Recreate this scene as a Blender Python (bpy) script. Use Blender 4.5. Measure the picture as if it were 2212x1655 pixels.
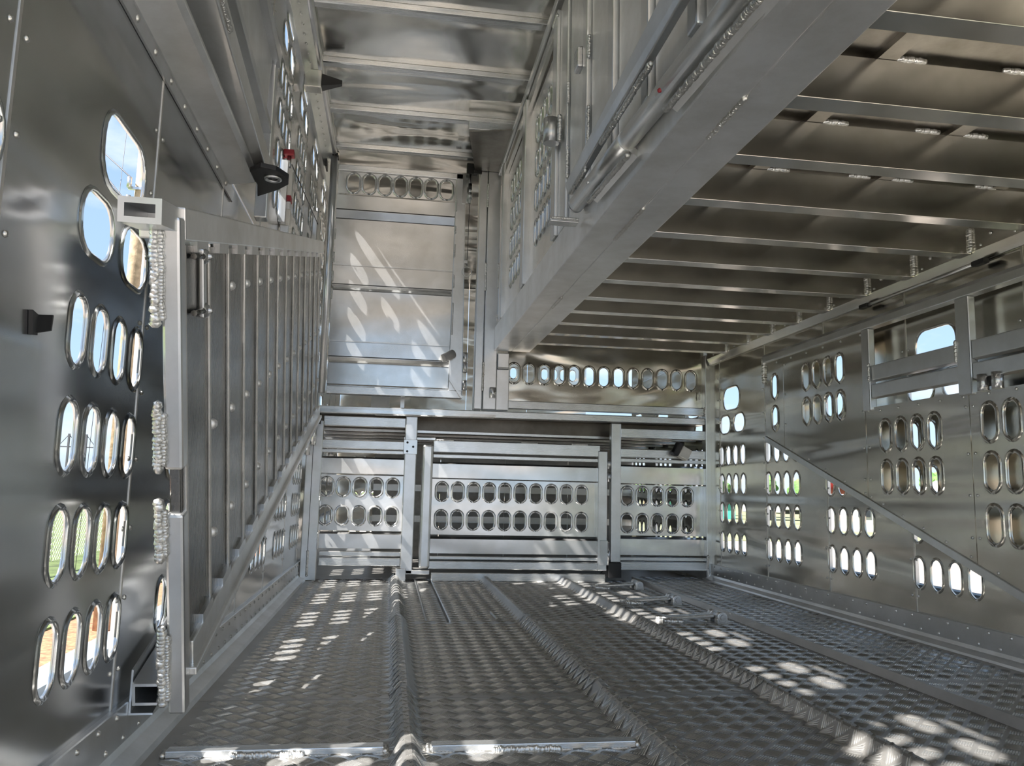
import bpy, bmesh, math, random
import numpy as np
from mathutils import Vector, Matrix
from mathutils.geometry import delaunay_2d_cdt

random.seed(7)
SC = bpy.context.scene
COL = SC.collection
for o in list(bpy.data.objects):
    bpy.data.objects.remove(o, do_unlink=True)

# ------------------------------------------------------------------ camera
CAM_Z = 0.54
cam = bpy.data.cameras.new('camera')
cam.sensor_fit = 'HORIZONTAL'
cam.sensor_width = 36.0
cam.lens = 1745.7 / 2212 * 36.0
cam.clip_start = 0.02
cam.clip_end = 1000
camo = bpy.data.objects.new('camera', cam)
COL.objects.link(camo)
pitch, yaw, roll = 0.132648, 0.146997, 0.0232066
right = Vector((math.cos(yaw), -math.sin(yaw), 0))
fwd0 = Vector((math.sin(yaw), math.cos(yaw), 0))
up0 = Vector((0, 0, 1))
fwd = fwd0 * math.cos(pitch) + up0 * math.sin(pitch)
up = -fwd0 * math.sin(pitch) + up0 * math.cos(pitch)
r2 = right * math.cos(roll) + up * math.sin(roll)
u2 = -right * math.sin(roll) + up * math.cos(roll)
rot = Matrix((r2, u2, -fwd)).transposed()
camo.matrix_world = Matrix.Translation((0, 0, CAM_Z)) @ rot.to_4x4()
SC.camera = camo

# ------------------------------------------------------------------ view, sky, sun
SC.view_settings.view_transform = 'Standard'
SC.view_settings.look = 'None'
SC.view_settings.gamma = 1.0
SC.view_settings.use_curve_mapping = False
SC.view_settings.exposure = 1.65
SC.cycles.max_bounces = 16
SC.cycles.glossy_bounces = 12
SC.cycles.diffuse_bounces = 6
SC.cycles.sample_clamp_indirect = 6.0

SUN_DIR = Vector((1.0, 0.5, -1.33)).normalized()
sun = bpy.data.lights.new('sun', 'SUN')
sun.energy = 8.0
sun.angle = 0.009
sun.color = (1.0, 0.96, 0.91)
suno = bpy.data.objects.new('sun', sun)
COL.objects.link(suno)
suno.rotation_euler = SUN_DIR.to_track_quat('-Z', 'Y').to_euler()
suno.location = (-10, -5, 14)

world = bpy.data.worlds.new('world')
SC.world = world
world.use_nodes = True
wn, wl = world.node_tree.nodes, world.node_tree.links
wn.clear()
wo = wn.new('ShaderNodeOutputWorld')
bg = wn.new('ShaderNodeBackground')
sky = wn.new('ShaderNodeTexSky')
sky.sky_type = 'NISHITA'
sky.sun_disc = False
sky.sun_elevation = math.radians(50)
sky.sun_rotation = math.radians(243)
sky.air_density = 1.0
sky.dust_density = 0.6
wtc = wn.new('ShaderNodeTexCoord')
wmp = wn.new('ShaderNodeMapping')
wmp.inputs['Scale'].default_value = (2.2, 2.2, 5.5)
wns = wn.new('ShaderNodeTexNoise')
wns.inputs['Scale'].default_value = 2.3
wns.inputs['Detail'].default_value = 7
wns.inputs['Roughness'].default_value = 0.55
wrp = wn.new('ShaderNodeValToRGB')
wrp.color_ramp.elements[0].position = 0.47
wrp.color_ramp.elements[1].position = 0.72
wmx = wn.new('ShaderNodeMixRGB')
wmx.inputs['Color2'].default_value = (3.7, 3.9, 4.2, 1)
wl.new(wtc.outputs['Generated'], wmp.inputs['Vector'])
wl.new(wmp.outputs['Vector'], wns.inputs['Vector'])
wl.new(wns.outputs['Fac'], wrp.inputs['Fac'])
wl.new(wrp.outputs['Color'], wmx.inputs['Fac'])
wbl = wn.new('ShaderNodeMixRGB')
wbl.inputs['Fac'].default_value = 0.78
wbl.inputs['Color2'].default_value = (1.55, 2.25, 3.25, 1)
wl.new(sky.outputs['Color'], wbl.inputs['Color1'])
wl.new(wbl.outputs['Color'], wmx.inputs['Color1'])
wl.new(wmx.outputs['Color'], bg.inputs['Color'])
bg.inputs['Strength'].default_value = 0.10
wl.new(bg.outputs['Background'], wo.inputs['Surface'])


# ------------------------------------------------------------------ materials
def new_mat(name):
    m = bpy.data.materials.new(name)
    m.use_nodes = True
    nt = m.node_tree
    b = nt.nodes['Principled BSDF']
    return m, nt, b


def metal(name, base, rough, wav=0.0, wav_scale=2.0, stretch=(1, 1, 1), brush=(1, 1, 40), brush_amt=0.06,
          stain=0.12, metallic=1.0, grit=0.0):
    m, nt, b = new_mat(name)
    N, L = nt.nodes, nt.links
    tc = N.new('ShaderNodeTexCoord')
    # stains / wear in colour
    n1 = N.new('ShaderNodeTexNoise')
    n1.inputs['Scale'].default_value = 5.0
    n1.inputs['Detail'].default_value = 8
    n1.inputs['Roughness'].default_value = 0.65
    L.new(tc.outputs['Object'], n1.inputs['Vector'])
    r1 = N.new('ShaderNodeValToRGB')
    r1.color_ramp.elements[0].position = 0.35
    r1.color_ramp.elements[1].position = 0.65
    d = [c * (1 - stain) for c in base]
    r1.color_ramp.elements[0].color = (d[0], d[1] * 0.99, d[2] * 0.96, 1)
    r1.color_ramp.elements[1].color = (*base, 1)
    L.new(n1.outputs['Fac'], r1.inputs['Fac'])
    L.new(r1.outputs['Color'], b.inputs['Base Color'])
    b.inputs['Metallic'].default_value = metallic
    # brushed grain
    mp = N.new('ShaderNodeMapping')
    mp.inputs['Scale'].default_value = brush
    L.new(tc.outputs['Object'], mp.inputs['Vector'])
    n2 = N.new('ShaderNodeTexNoise')
    n2.inputs['Scale'].default_value = 12.0
    n2.inputs['Detail'].default_value = 4
    L.new(mp.outputs['Vector'], n2.inputs['Vector'])
    mr = N.new('ShaderNodeMapRange')
    mr.inputs['From Min'].default_value = 0.3
    mr.inputs['From Max'].default_value = 0.7
    mr.inputs['To Min'].default_value = rough * 0.97
    mr.inputs['To Max'].default_value = rough * 1.03
    L.new(n2.outputs['Fac'], mr.inputs['Value'])
    L.new(mr.outputs['Result'], b.inputs['Roughness'])
    bp = N.new('ShaderNodeBump')
    bp.inputs['Strength'].default_value = brush_amt
    bp.inputs['Distance'].default_value = 0.004
    L.new(n2.outputs['Fac'], bp.inputs['Height'])
    last = bp
    if grit:
        n4 = N.new('ShaderNodeTexNoise')
        n4.inputs['Scale'].default_value = 160
        n4.inputs['Detail'].default_value = 3
        L.new(tc.outputs['Object'], n4.inputs['Vector'])
        b4 = N.new('ShaderNodeBump')
        b4.inputs['Strength'].default_value = grit
        b4.inputs['Distance'].default_value = 0.004
        L.new(n4.outputs['Fac'], b4.inputs['Height'])
        L.new(last.outputs['Normal'], b4.inputs['Normal'])
        last = b4
    if wav:
        m3 = N.new('ShaderNodeMapping')
        m3.inputs['Scale'].default_value = stretch
        L.new(tc.outputs['Object'], m3.inputs['Vector'])
        n3 = N.new('ShaderNodeTexNoise')
        n3.inputs['Scale'].default_value = wav_scale
        n3.inputs['Detail'].default_value = 1.5
        n3.inputs['Distortion'].default_value = 0.4
        L.new(m3.outputs['Vector'], n3.inputs['Vector'])
        b3 = N.new('ShaderNodeBump')
        b3.inputs['Strength'].default_value = wav
        b3.inputs['Distance'].default_value = 0.1
        L.new(n3.outputs['Fac'], b3.inputs['Height'])
        L.new(last.outputs['Normal'], b3.inputs['Normal'])
        last = b3
    L.new(last.outputs['Normal'], b.inputs['Normal'])
    return m


def plain(name, col, rough=0.6, metallic=0.0, var=0.15, scale=8.0, bump=0.0):
    m, nt, b = new_mat(name)
    N, L = nt.nodes, nt.links
    tc = N.new('ShaderNodeTexCoord')
    n = N.new('ShaderNodeTexNoise')
    n.inputs['Scale'].default_value = scale
    n.inputs['Detail'].default_value = 8
    L.new(tc.outputs['Object'], n.inputs['Vector'])
    r = N.new('ShaderNodeValToRGB')
    r.color_ramp.elements[0].position = 0.3
    r.color_ramp.elements[1].position = 0.7
    r.color_ramp.elements[0].color = (*[c * (1 - var) for c in col], 1)
    r.color_ramp.elements[1].color = (*[min(1, c * (1 + var)) for c in col], 1)
    L.new(n.outputs['Fac'], r.inputs['Fac'])
    L.new(r.outputs['Color'], b.inputs['Base Color'])
    b.inputs['Roughness'].default_value = rough
    b.inputs['Metallic'].default_value = metallic
    if bump:
        bp = N.new('ShaderNodeBump')
        bp.inputs['Strength'].default_value = bump
        bp.inputs['Distance'].default_value = 0.02
        L.new(n.outputs['Fac'], bp.inputs['Height'])
        L.new(bp.outputs['Normal'], b.inputs['Normal'])
    return m


ALU_WALL = metal('aluminium_wall_sheet', (0.65, 0.665, 0.68), 0.20, wav=0.20, wav_scale=1.8, stretch=(1, 0.3, 2.6),
                 brush=(1, 0.3, 40), brush_amt=0.006, stain=0.12)
ALU_LINER = metal('aluminium_liner_sheet', (0.68, 0.66, 0.605), 0.19, wav=0.34, wav_scale=1.8, stretch=(1, 0.3, 2.6),
                  brush=(1, 0.3, 40), brush_amt=0.006, stain=0.12)
ALU_ROOF = metal('aluminium_roof_sheet', (0.76, 0.76, 0.73), 0.18, wav=0.8, wav_scale=1.5, stretch=(0.7, 1.7, 1),
                 brush=(0.2, 6, 1), brush_amt=0.002, stain=0.06)
ALU_TUBE = metal('aluminium_extrusion', (0.75, 0.765, 0.78), 0.30, brush=(30, 30, 0.3), brush_amt=0.004, stain=0.16, metallic=0.95)
ALU_TUBE_X = metal('aluminium_extrusion_crosswise', (0.75, 0.765, 0.775), 0.27, brush=(0.3, 30, 40), brush_amt=0.004, stain=0.16, metallic=0.93)
ALU_Y = metal('aluminium_extrusion_lengthwise', (0.76, 0.775, 0.79), 0.30, brush=(30, 0.3, 30), brush_amt=0.004, stain=0.16, metallic=0.94)
ALU_BEAM = metal('aluminium_beam', (0.92, 0.93, 0.94), 0.34, brush=(30, 0.3, 30), brush_amt=0.004, stain=0.18, metallic=0.92, wav=0.03, wav_scale=3)
ALU_JOIST = metal('aluminium_joist', (0.88, 0.87, 0.84), 0.22, brush=(0.3, 30, 30), brush_amt=0.004, stain=0.18, wav=0.06, wav_scale=2.5)
ALU_GATE = metal('aluminium_gate_sheet', (0.77, 0.78, 0.785), 0.19, wav=0.14, wav_scale=1.6, stretch=(.6, 1, 1.6), brush=(0.3, 30, 40), brush_amt=0.0, stain=0.20, metallic=0.87)
ALU_RAMP = metal('aluminium_ramp_plank', (0.25, 0.248, 0.24), 0.27, brush=(20, 20, 0.3), brush_amt=0.02, stain=0.4)
ALU_RIB = metal('aluminium_ramp_rib', (0.80, 0.78, 0.74), 0.40, brush=(6, 6, 1), brush_amt=0.03, stain=0.35, metallic=0.8)
ALU_FLOOR = metal('aluminium_floor_plate', (0.48, 0.47, 0.455), 0.36, wav=0.03, wav_scale=2.0, brush=(2, 2, 2), brush_amt=0.02, stain=0.22, metallic=0.85)
ALU_LUG = metal('aluminium_tread_lug', (0.86, 0.86, 0.85), 0.25, brush=(2, 2, 2), brush_amt=0.0, stain=0.10, metallic=0.9)
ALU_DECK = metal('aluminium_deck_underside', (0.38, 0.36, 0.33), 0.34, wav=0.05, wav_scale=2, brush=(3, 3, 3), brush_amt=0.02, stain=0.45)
ALU_NOSE_SHADE = metal('aluminium_nose_underside_shaded', (0.17, 0.155, 0.135), 0.35, brush_amt=0.0, stain=0.4)  # darkened base colour carries the shade of the enclosed space under the nose deck
WELD = metal('weld_metal', (0.84, 0.84, 0.83), 0.32, brush=(12, 12, 12), brush_amt=0.4, stain=0.3)
RIVET = metal('rivet_metal', (0.72, 0.72, 0.71), 0.3, brush_amt=0.0)
GALV = metal('pole_metal', (0.86, 0.88, 0.90), 0.33, brush_amt=0.0, stain=0.08, metallic=0.8)
STEEL = metal('galvanised_steel', (0.66, 0.67, 0.69), 0.28, brush_amt=0.03, stain=0.15)
HOLE_LIGHT = metal('hole_light_metal', (0.9, 0.9, 0.9), 0.35, brush_amt=0.0, stain=0.05, metallic=0.7)  # pale metal painting the light in the ramp plank holes
BLACK = plain('black_painted_steel', (0.012, 0.012, 0.013), 0.45)
GAP_SHADE = plain('gap_shade_black', (0.02, 0.02, 0.02), 0.8)
WHITE = plain('white_tape', (0.72, 0.70, 0.64), 0.5, var=0.08)
RED = plain('red_tape', (0.30, 0.02, 0.03), 0.4)
WOOD = plain('weathered_pole_wood', (0.42, 0.31, 0.21), 0.85, var=0.35, scale=14, bump=0.3)
GRASS = plain('grass_ground', (0.075, 0.105, 0.03), 0.95, var=0.45, scale=3.5, bump=0.5)
MULCH = plain('orange_mulch', (0.22, 0.10, 0.05), 0.95, var=0.5, scale=22, bump=0.6)
GRAVEL = plain('tan_gravel', (0.22, 0.188, 0.16), 0.95, var=0.18, scale=5, bump=0.3)
VERGE = plain('dry_grass_verge', (0.15, 0.16, 0.08), 0.95, var=0.4, scale=1.5, bump=0.3)
KERB = plain('pale_blue_kerb', (0.17, 0.21, 0.25), 0.8, var=0.1)
LEAF = plain('tree_foliage', (0.08, 0.17, 0.04), 0.9, var=0.6, scale=2.0)
BARK = plain('tree_bark', (0.16, 0.11, 0.07), 0.9, var=0.3)
TEAL = plain('teal_cladding', (0.05, 0.33, 0.27), 0.6)
REDROOF = plain('red_roofing', (0.48, 0.05, 0.05), 0.55)
CREAM = plain('white_painted_metal', (0.40, 0.395, 0.385), 0.5)
BRICK = plain('brown_cladding', (0.20, 0.09, 0.06), 0.7)
GLASS = plain('dark_window_glass', (0.03, 0.035, 0.04), 0.1)
WIRE = plain('overhead_wire', (0.05, 0.05, 0.06), 0.6)


# ------------------------------------------------------------------ mesh builder
class MB:
    def __init__(self):
        self.v, self.f, self.s = [], [], []

    def add(self, vs, fs, smooth=False):
        n = len(self.v)
        self.v.extend([tuple(p) for p in vs])
        for f in fs:
            self.f.append([i + n for i in f])
            self.s.append(smooth)
        return self

    def box(self, x0, x1, y0, y1, z0, z1):
        x0, x1 = min(x0, x1), max(x0, x1)
        y0, y1 = min(y0, y1), max(y0, y1)
        z0, z1 = min(z0, z1), max(z0, z1)
        return self.add([(x0, y0, z0), (x1, y0, z0), (x1, y1, z0), (x0, y1, z0), (x0, y0, z1), (x1, y0, z1), (x1, y1, z1), (x0, y1, z1)],
                        [(0, 3, 2, 1), (4, 5, 6, 7), (0, 1, 5, 4), (1, 2, 6, 5), (2, 3, 7, 6), (3, 0, 4, 7)])

    def hexa(self, p):
        """eight corners: 0-3 one face ring, 4-7 the opposite ring"""
        return self.add(p, [(0, 3, 2, 1), (4, 5, 6, 7), (0, 1, 5, 4), (1, 2, 6, 5), (2, 3, 7, 6), (3, 0, 4, 7)])

    def prism(self, poly, vec):
        n = len(poly)
        a = [Vector(p) for p in poly]
        vec = Vector(vec)
        b = [p + vec for p in a]
        fs = [tuple(range(n))[::-1], tuple(range(n, 2 * n))]
        for i in range(n):
            j = (i + 1) % n
            fs.append((i, j, n + j, n + i))
        return self.add(a + b, fs)

    def frame(self, p0, p1, up=(0, 0, 1)):
        p0, p1 = Vector(p0), Vector(p1)
        d = (p1 - p0).normalized()
        upv = Vector(up)
        if abs(d.dot(upv)) > 0.98:
            upv = Vector((0, 1, 0))
        s = d.cross(upv).normalized()
        t = s.cross(d).normalized()
        return p0, p1, d, s, t

    def bar(self, p0, p1, w, h, upv=(0, 0, 1)):
        p0, p1, d, s, t = self.frame(p0, p1, upv)
        q = [(-1, -1), (1, -1), (1, 1), (-1, 1)]
        vs = [p0 + s * (a * w / 2) + t * (b * h / 2) for a, b in q] + [p1 + s * (a * w / 2) + t * (b * h / 2) for a, b in q]
        return self.hexa(vs)

    def hollow(self, p0, p1, w, h, th, upv=(0, 0, 1)):
        """rectangular tube with open ends"""
        p0, p1, d, s, t = self.frame(p0, p1, upv)
        q = [(-1, -1), (1, -1), (1, 1), (-1, 1)]
        vs = []
        for p in (p0, p1):
            for ww, hh in ((w, h), (w - 2 * th, h - 2 * th)):
                vs += [p + s * (a * ww / 2) + t * (b * hh / 2) for a, b in q]
        fs = []
        for i in range(4):
            j = (i + 1) % 4
            fs += [(i, j, 8 + j, 8 + i), (4 + j, 4 + i, 12 + i, 12 + j), (j, i, 4 + i, 4 + j), (8 + i, 8 + j, 12 + j, 12 + i)]
        return self.add(vs, fs)

    def tube(self, p0, p1, r, n=16, r1=None):
        p0, p1, d, s, t = self.frame(p0, p1)
        r1 = r if r1 is None else r1
        vs = []
        for p, rr in ((p0, r), (p1, r1)):
            vs += [p + (s * math.cos(2 * math.pi * i / n) + t * math.sin(2 * math.pi * i / n)) * rr for i in range(n)]
        side = [(i, (i + 1) % n, n + (i + 1) % n, n + i) for i in range(n)]
        self.add(vs, side, True)
        k = len(self.v) - 2 * n
        self.f += [[k + i for i in range(n)][::-1], [k + n + i for i in range(n)]]
        self.s += [False, False]
        return self

    def ring(self, c, axis, R, r, n=20, m=8):
        c = Vector(c)
        _, _, d, s, t = self.frame(c, c + Vector(axis))
        vs, fs = [], []
        for i in range(n):
            a = 2 * math.pi * i / n
            e = s * math.cos(a) + t * math.sin(a)
            for j in range(m):
                b = 2 * math.pi * j / m
                vs.append(c + e * (R + r * math.cos(b)) + d * (r * math.sin(b)))
        for i in range(n):
            for j in range(m):
                i2, j2 = (i + 1) % n, (j + 1) % m
                fs.append((i * m + j, i2 * m + j, i2 * m + j2, i * m + j2))
        return self.add(vs, fs, True)

    def blob(self, c, rx, ry, rz, n=6, m=4):
        c = Vector(c)
        vs = [c + Vector((0, 0, -rz))]
        for j in range(1, m):
            ph = -math.pi / 2 + math.pi * j / m
            for i in range(n):
                a = 2 * math.pi * i / n
                vs.append(c + Vector((rx * math.cos(ph) * math.cos(a), ry * math.cos(ph) * math.sin(a), rz * math.sin(ph))))
        vs.append(c + Vector((0, 0, rz)))
        fs = []
        for i in range(n):
            fs.append((0, 1 + (i + 1) % n, 1 + i))
            for j in range(m - 2):
                a, b = 1 + j * n, 1 + (j + 1) * n
                fs.append((a + i, a + (i + 1) % n, b + (i + 1) % n, b + i))
            k = 1 + (m - 2) * n
            fs.append((k + i, k + (i + 1) % n, len(vs) - 1))
        return self.add(vs, fs, True)

    def dome(self, c, nrm, r, h, n=8):
        c = Vector(c)
        _, _, d, s, t = self.frame(c, c + Vector(nrm))
        vs = []
        for rr, hh in ((r, 0.0), (r * 0.72, h * 0.75)):
            vs += [c + (s * math.cos(2 * math.pi * i / n) + t * math.sin(2 * math.pi * i / n)) * rr + d * hh for i in range(n)]
        vs.append(c + d * h)
        fs = []
        for i in range(n):
            j = (i + 1) % n
            fs += [(i, j, n + j, n + i), (n + i, n + j, 2 * n)]
        return self.add(vs, fs, True)

    def build(self, name, mat, parent=None, bevel=0.0, **props):
        me = bpy.data.meshes.new(name)
        base = Vector(parent_loc(parent))
        me.from_pydata([tuple(Vector(p) - base) for p in self.v], [], self.f)
        me.polygons.foreach_set('use_smooth', self.s)
        me.materials.append(mat)
        me.update()
        bm = bmesh.new()
        bm.from_mesh(me)
        bmesh.ops.recalc_face_normals(bm, faces=bm.faces)
        bm.to_mesh(me)
        bm.free()
        o = bpy.data.objects.new(name, me)
        COL.objects.link(o)
        if parent is not None:
            o.parent = parent
        if bevel:
            md = o.modifiers.new('bevel', 'BEVEL')
            md.width = bevel
            md.segments = 2
            md.limit_method = 'ANGLE'
            md.angle_limit = math.radians(40)
        for k, v in props.items():
            o[k] = v
        return o


def parent_loc(p):
    v = Vector((0, 0, 0))
    while p is not None:
        v = v + p.location
        p = p.parent
    return v


def thing(name, label, cat, loc=(0, 0, 0), group=None):
    o = bpy.data.objects.new(name, None)
    o.empty_display_size = 0.05
    COL.objects.link(o)
    o.location = loc
    o['label'] = label
    o['category'] = cat
    if group:
        o['group'] = group
    return o


def tag(o, label, cat, group=None):
    o['label'] = label
    o['category'] = cat
    if group:
        o['group'] = group
    return o


def structure(name, loc=(0, 0, 0)):
    o = bpy.data.objects.new(name, None)
    o.empty_display_size = 0.05
    COL.objects.link(o)
    o.location = loc
    o['kind'] = 'structure'
    return o


def place_copy(o, delta, parent):
    c = o.copy()
    c.location = Vector(o.location) + Vector(delta)
    c.parent = parent
    COL.objects.link(c)
    return c


def rounded(cu, cv, hw, hh, r, n=5):
    r = min(r, hw, hh)
    out = []
    for qx, qy, a0 in ((1, 1, 0), (-1, 1, 90), (-1, -1, 180), (1, -1, 270)):
        for i in range(n + 1):
            a = math.radians(a0 + 90 * i / n)
            out.append((cu + qx * (hw - r) + r * math.cos(a), cv + qy * (hh - r) + r * math.sin(a)))
    return out


def inside(p, poly):
    x, y = p
    c = False
    n = len(poly)
    for i in range(n):
        x0, y0 = poly[i]
        x1, y1 = poly[(i + 1) % n]
        if (y0 > y) != (y1 > y) and x < (x1 - x0) * (y - y0) / (y1 - y0) + x0:
            c = not c
    return c


def perforated(mb, org, U, V, outline, holes, t=0.004, rim=0.011, rim_h=0.0045, n=4):
    """sheet metal in the plane org + u*U + v*V, pressed oval holes with a raised rolled rim towards U x V"""
    org, U, V = Vector(org), Vector(U), Vector(V)
    Nn = U.cross(V).normalized()
    P = lambda u, v, d=0.0: org + U * u + V * v + Nn * d
    loops = [rounded(h[0], h[1], h[2], h[3], h[4], n) for h in holes]
    pts = [Vector(p) for p in outline]
    edges = [(i, (i + 1) % len(outline)) for i in range(len(outline))]
    for lp in loops:
        k = len(pts)
        pts += [Vector(p) for p in lp]
        edges += [(k + i, k + (i + 1) % len(lp)) for i in range(len(lp))]
    vs, _, fs, *_ = delaunay_2d_cdt(pts, edges, [], 0, 1e-6)
    keep = []
    for f in fs:
        c = (sum(vs[i][0] for i in f) / len(f), sum(vs[i][1] for i in f) / len(f))
        if not inside(c, outline):
            continue
        if any(abs(c[0] - h[0]) < h[2] and abs(c[1] - h[1]) < h[3] and inside(c, lp) for h, lp in zip(holes, loops)):
            continue
        keep.append(tuple(f))
    nv = len(vs)
    mb.add([P(v[0], v[1]) for v in vs] + [P(v[0], v[1], -t) for v in vs],
           keep + [tuple(i + nv for i in f[::-1]) for f in keep])
    m = len(outline)
    mb.add([P(*p) for p in outline] + [P(*p, -t) for p in outline], [(i, (i + 1) % m, m + (i + 1) % m, m + i) for i in range(m)])
    for h in holes:
        prof = [(0, -t), (0, 0.0), (rim * 0.18, rim_h * 0.85), (rim * 0.5, rim_h), (rim * 0.82, rim_h * 0.4), (rim, 0.0003)]
        vv = []
        for off, hh in prof:
            vv += [P(p[0], p[1], hh) for p in rounded(h[0], h[1], h[2] + off, h[3] + off, h[4] + off, n)]
        k = len(vv) // len(prof)
        ff = []
        for a in range(len(prof) - 1):
            for i in range(k):
                j = (i + 1) % k
                ff.append((a * k + i, a * k + j, (a + 1) * k + j, (a + 1) * k + i))
        mb.add(vv, ff, True)
    return mb


def weld_mesh(length, r, step=None):
    mb = MB()
    step = step or r * 0.55
    x = 0.0
    while x < length:
        mb.blob((x, random.uniform(-.12, .12) * r, random.uniform(-.1, .1) * r), r * random.uniform(.75, 1.1), r * random.uniform(.8, 1.08), r * random.uniform(.8, 1.05), 7, 5)
        x += step
    return mb


def weld(p0, p1, r, parent, name='weld_bead', step=None):
    """row of overlapping weld ripples from p0 to p1"""
    p0, p1 = Vector(p0), Vector(p1)
    L = (p1 - p0).length
    mb = weld_mesh(L, r, step)
    q = (p1 - p0).to_track_quat('X', 'Z')
    mb.v = [tuple(p0 + q @ Vector(p)) for p in mb.v]
    return mb.build(name, WELD, parent)


XL, XR, YG = -0.505, 2.0, 4.9
ROOF_Z = 2.585

# ------------------------------------------------------------------ outer walls
SLOT_HW, SLOT_HH = 0.0305, 0.0545


def wall_holes(flip, lower=True, rows=(0, 1, 2, 3), big=True, zoff=0.0):
    """holes of one panel: u measured from the near slot (u grows away from the camera)"""
    hs = []
    for i in range(4):
        for k, z in enumerate((0.268, 0.440, 0.610, 0.780)):
            if k in rows:
                hs.append((0.1 * i, z + zoff, SLOT_HW, SLOT_HH, SLOT_HW))
    if big:
        hs.append((0.045, 0.966 + zoff, 0.072, 0.050, 0.045))
        hs.append((0.245, 0.966 + zoff, 0.074, 0.050, 0.045))
        hs.append((0.150, 1.118 + zoff, 0.112, 0.064, 0.052))
    return [(flip * u, z, a, b, r) for u, z, a, b, r in hs]


def build_wall(name, X, sgn, slot0, kmin, kmax, mat, PITCH):
    """sgn +1: wall on the left facing +X; -1: on the right facing -X"""
    w = structure(name, (X, 0, 0))
    U = (0, sgn, 0)
    T = 0.004

    def panel(z0, z1, holes, tag_):
        mb = MB()
        ul, ur = -0.288, PITCH - 0.288 - 0.004
        out = [(ul, z0), (ur, z0), (ur, z1), (ul, z1)] if sgn > 0 else [(-ur, z0), (-ul, z0), (-ul, z1), (-ur, z1)]
        perforated(mb, (X, 0, 0), U, (0, 0, 1), out, holes, T)
        return mb

    def rivets(z0, z1):
        mb = MB()
        z = z0 + 0.06
        while z < z1 - 0.03:
            for u in (-0.265, 0.312):
                mb.dome((X, u, z), (sgn, 0, 0), 0.0055, 0.004, 7)
            z += 0.135
        return mb

    low = panel(0.0, 1.436, wall_holes(sgn), 'low')
    up_full = panel(1.444, 2.66, wall_holes(sgn, zoff=1.44), 'up')
    up_part = panel(1.444, 2.66, wall_holes(sgn, rows=(2, 3), zoff=1.44), 'up')
    rl, ru = rivets(0.12, 1.43), rivets(1.46, 2.6)
    protos = {}
    for k in range(kmin, kmax + 1):
        y = slot0 + PITCH * k
        for key, mb, nm, mt in (('low', low, 'wall_panel', mat), ('full', up_full, 'wall_panel', mat), ('part', up_part, 'wall_panel', mat),
                                ('rl', rl, 'rivet_row', RIVET), ('ru', ru, 'rivet_row', RIVET)):
            if key == 'full' and y < 2.8 or key == 'part' and y >= 2.8:
                continue
            if key in ('rl', 'ru') and y > 6:
                continue
            if key in protos:
                c = protos[key].copy()
                COL.objects.link(c)
            else:
                c = mb.build(nm, mt, w)
                if nm == 'rivet_row':
                    c['kind'] = 'stuff'
                protos[key] = c
            c.location = (0, y, 0)
    # bright joint strips behind the panel seams
    st = MB().box(X - sgn * 0.012, X + sgn * 0.0016, -0.2945, -0.2865, 0.0, 2.66).build('seam_strip', ALU_RIB, w)
    for k in range(kmin, kmax + 2):
        c = st if k == kmin else st.copy()
        if k != kmin:
            COL.objects.link(c)
        c.location = (0, slot0 + PITCH * k, 0)
    MB().box(X - sgn * 0.05, X - sgn * 0.012, slot0 + PITCH * kmin - .3, slot0 + PITCH * kmax + .4, -0.06, 0.0).build('bottom_rail', ALU_TUBE, w)
    MB().box(X - sgn * 0.05, X - sgn * 0.005, slot0 + PITCH * kmin - .3, slot0 + PITCH * kmax + .4, 1.4365, 1.4435).build('mid_rail', ALU_TUBE, w)
    MB().box(X - sgn * 0.008, X - sgn * 0.055, -.6, 8.2, .02, .222).build('rub_rail', KERB, w) if sgn < 0 else None
    return w


build_wall('wall_left', XL, 1, 1.365, -2, 10, ALU_WALL, 0.625)
build_wall('wall_right', XR, -1, 4.40 - 7 * 0.6125, -1, 10, ALU_LINER, 0.6125)

# front wall of the nose, with two rows of slots
wf = structure('wall_front', (0, 8.2, 0))
for i in range(4):
    mb = MB()
    hs = [(XL + .32 + i * .63 + (j - 1.5) * .1, z, SLOT_HW, SLOT_HH, SLOT_HW) for j in range(4) for z in (0.12, 0.44, 0.78, 1.55, 1.75, 2.1)]
    perforated(mb, (0, 8.2, 0), (1, 0, 0), (0, 0, 1), [(XL + i * .63 - .01, 0), (XL + i * .63 + .615, 0), (XL + i * .63 + .615, 2.66), (XL + i * .63 - .01, 2.66)], hs, .004)
    mb.build('wall_panel', ALU_LINER, wf)

# kick plates
for nm, X, s, zt, fz in (('baseboard_left', XL, 1, 0.108, 0.0), ('baseboard_right', XR, -1, 0.122, 0.02)):
    bb = structure(nm, (X, 2, fz))
    MB().prism([(X, -0.5, fz), (X + s * 0.012, -0.5, fz), (X + s * 0.012, -0.5, zt - .002), (X + s * .010, -0.5, zt), (X, -0.5, zt)], (0, 8.6, 0)).build('kick_plate', ALU_Y, bb)
    MB().prism([(X + s * .012, -0.5, fz), (X + s * 0.055, -0.5, fz), (X + s * 0.050, -0.5, fz + .012), (X + s * .018, -0.5, fz + .022), (X + s * .012, -0.5, fz + .034)], (0, 5.4, 0)).build('cove_strip', ALU_BEAM, bb)
    mb = MB()
    y = 0.9
    while y < 5.0:
        mb.dome((X + s * .012, y, zt - .014), (s, 0, 0), .0065, .005, 8)
        mb.dome((X + s * .012, y + .05, fz + .045), (s, 0, 0), .0065, .005, 8)
        y += 0.1
    mb.build('rivet_row', RIVET, bb, kind='stuff')

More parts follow.
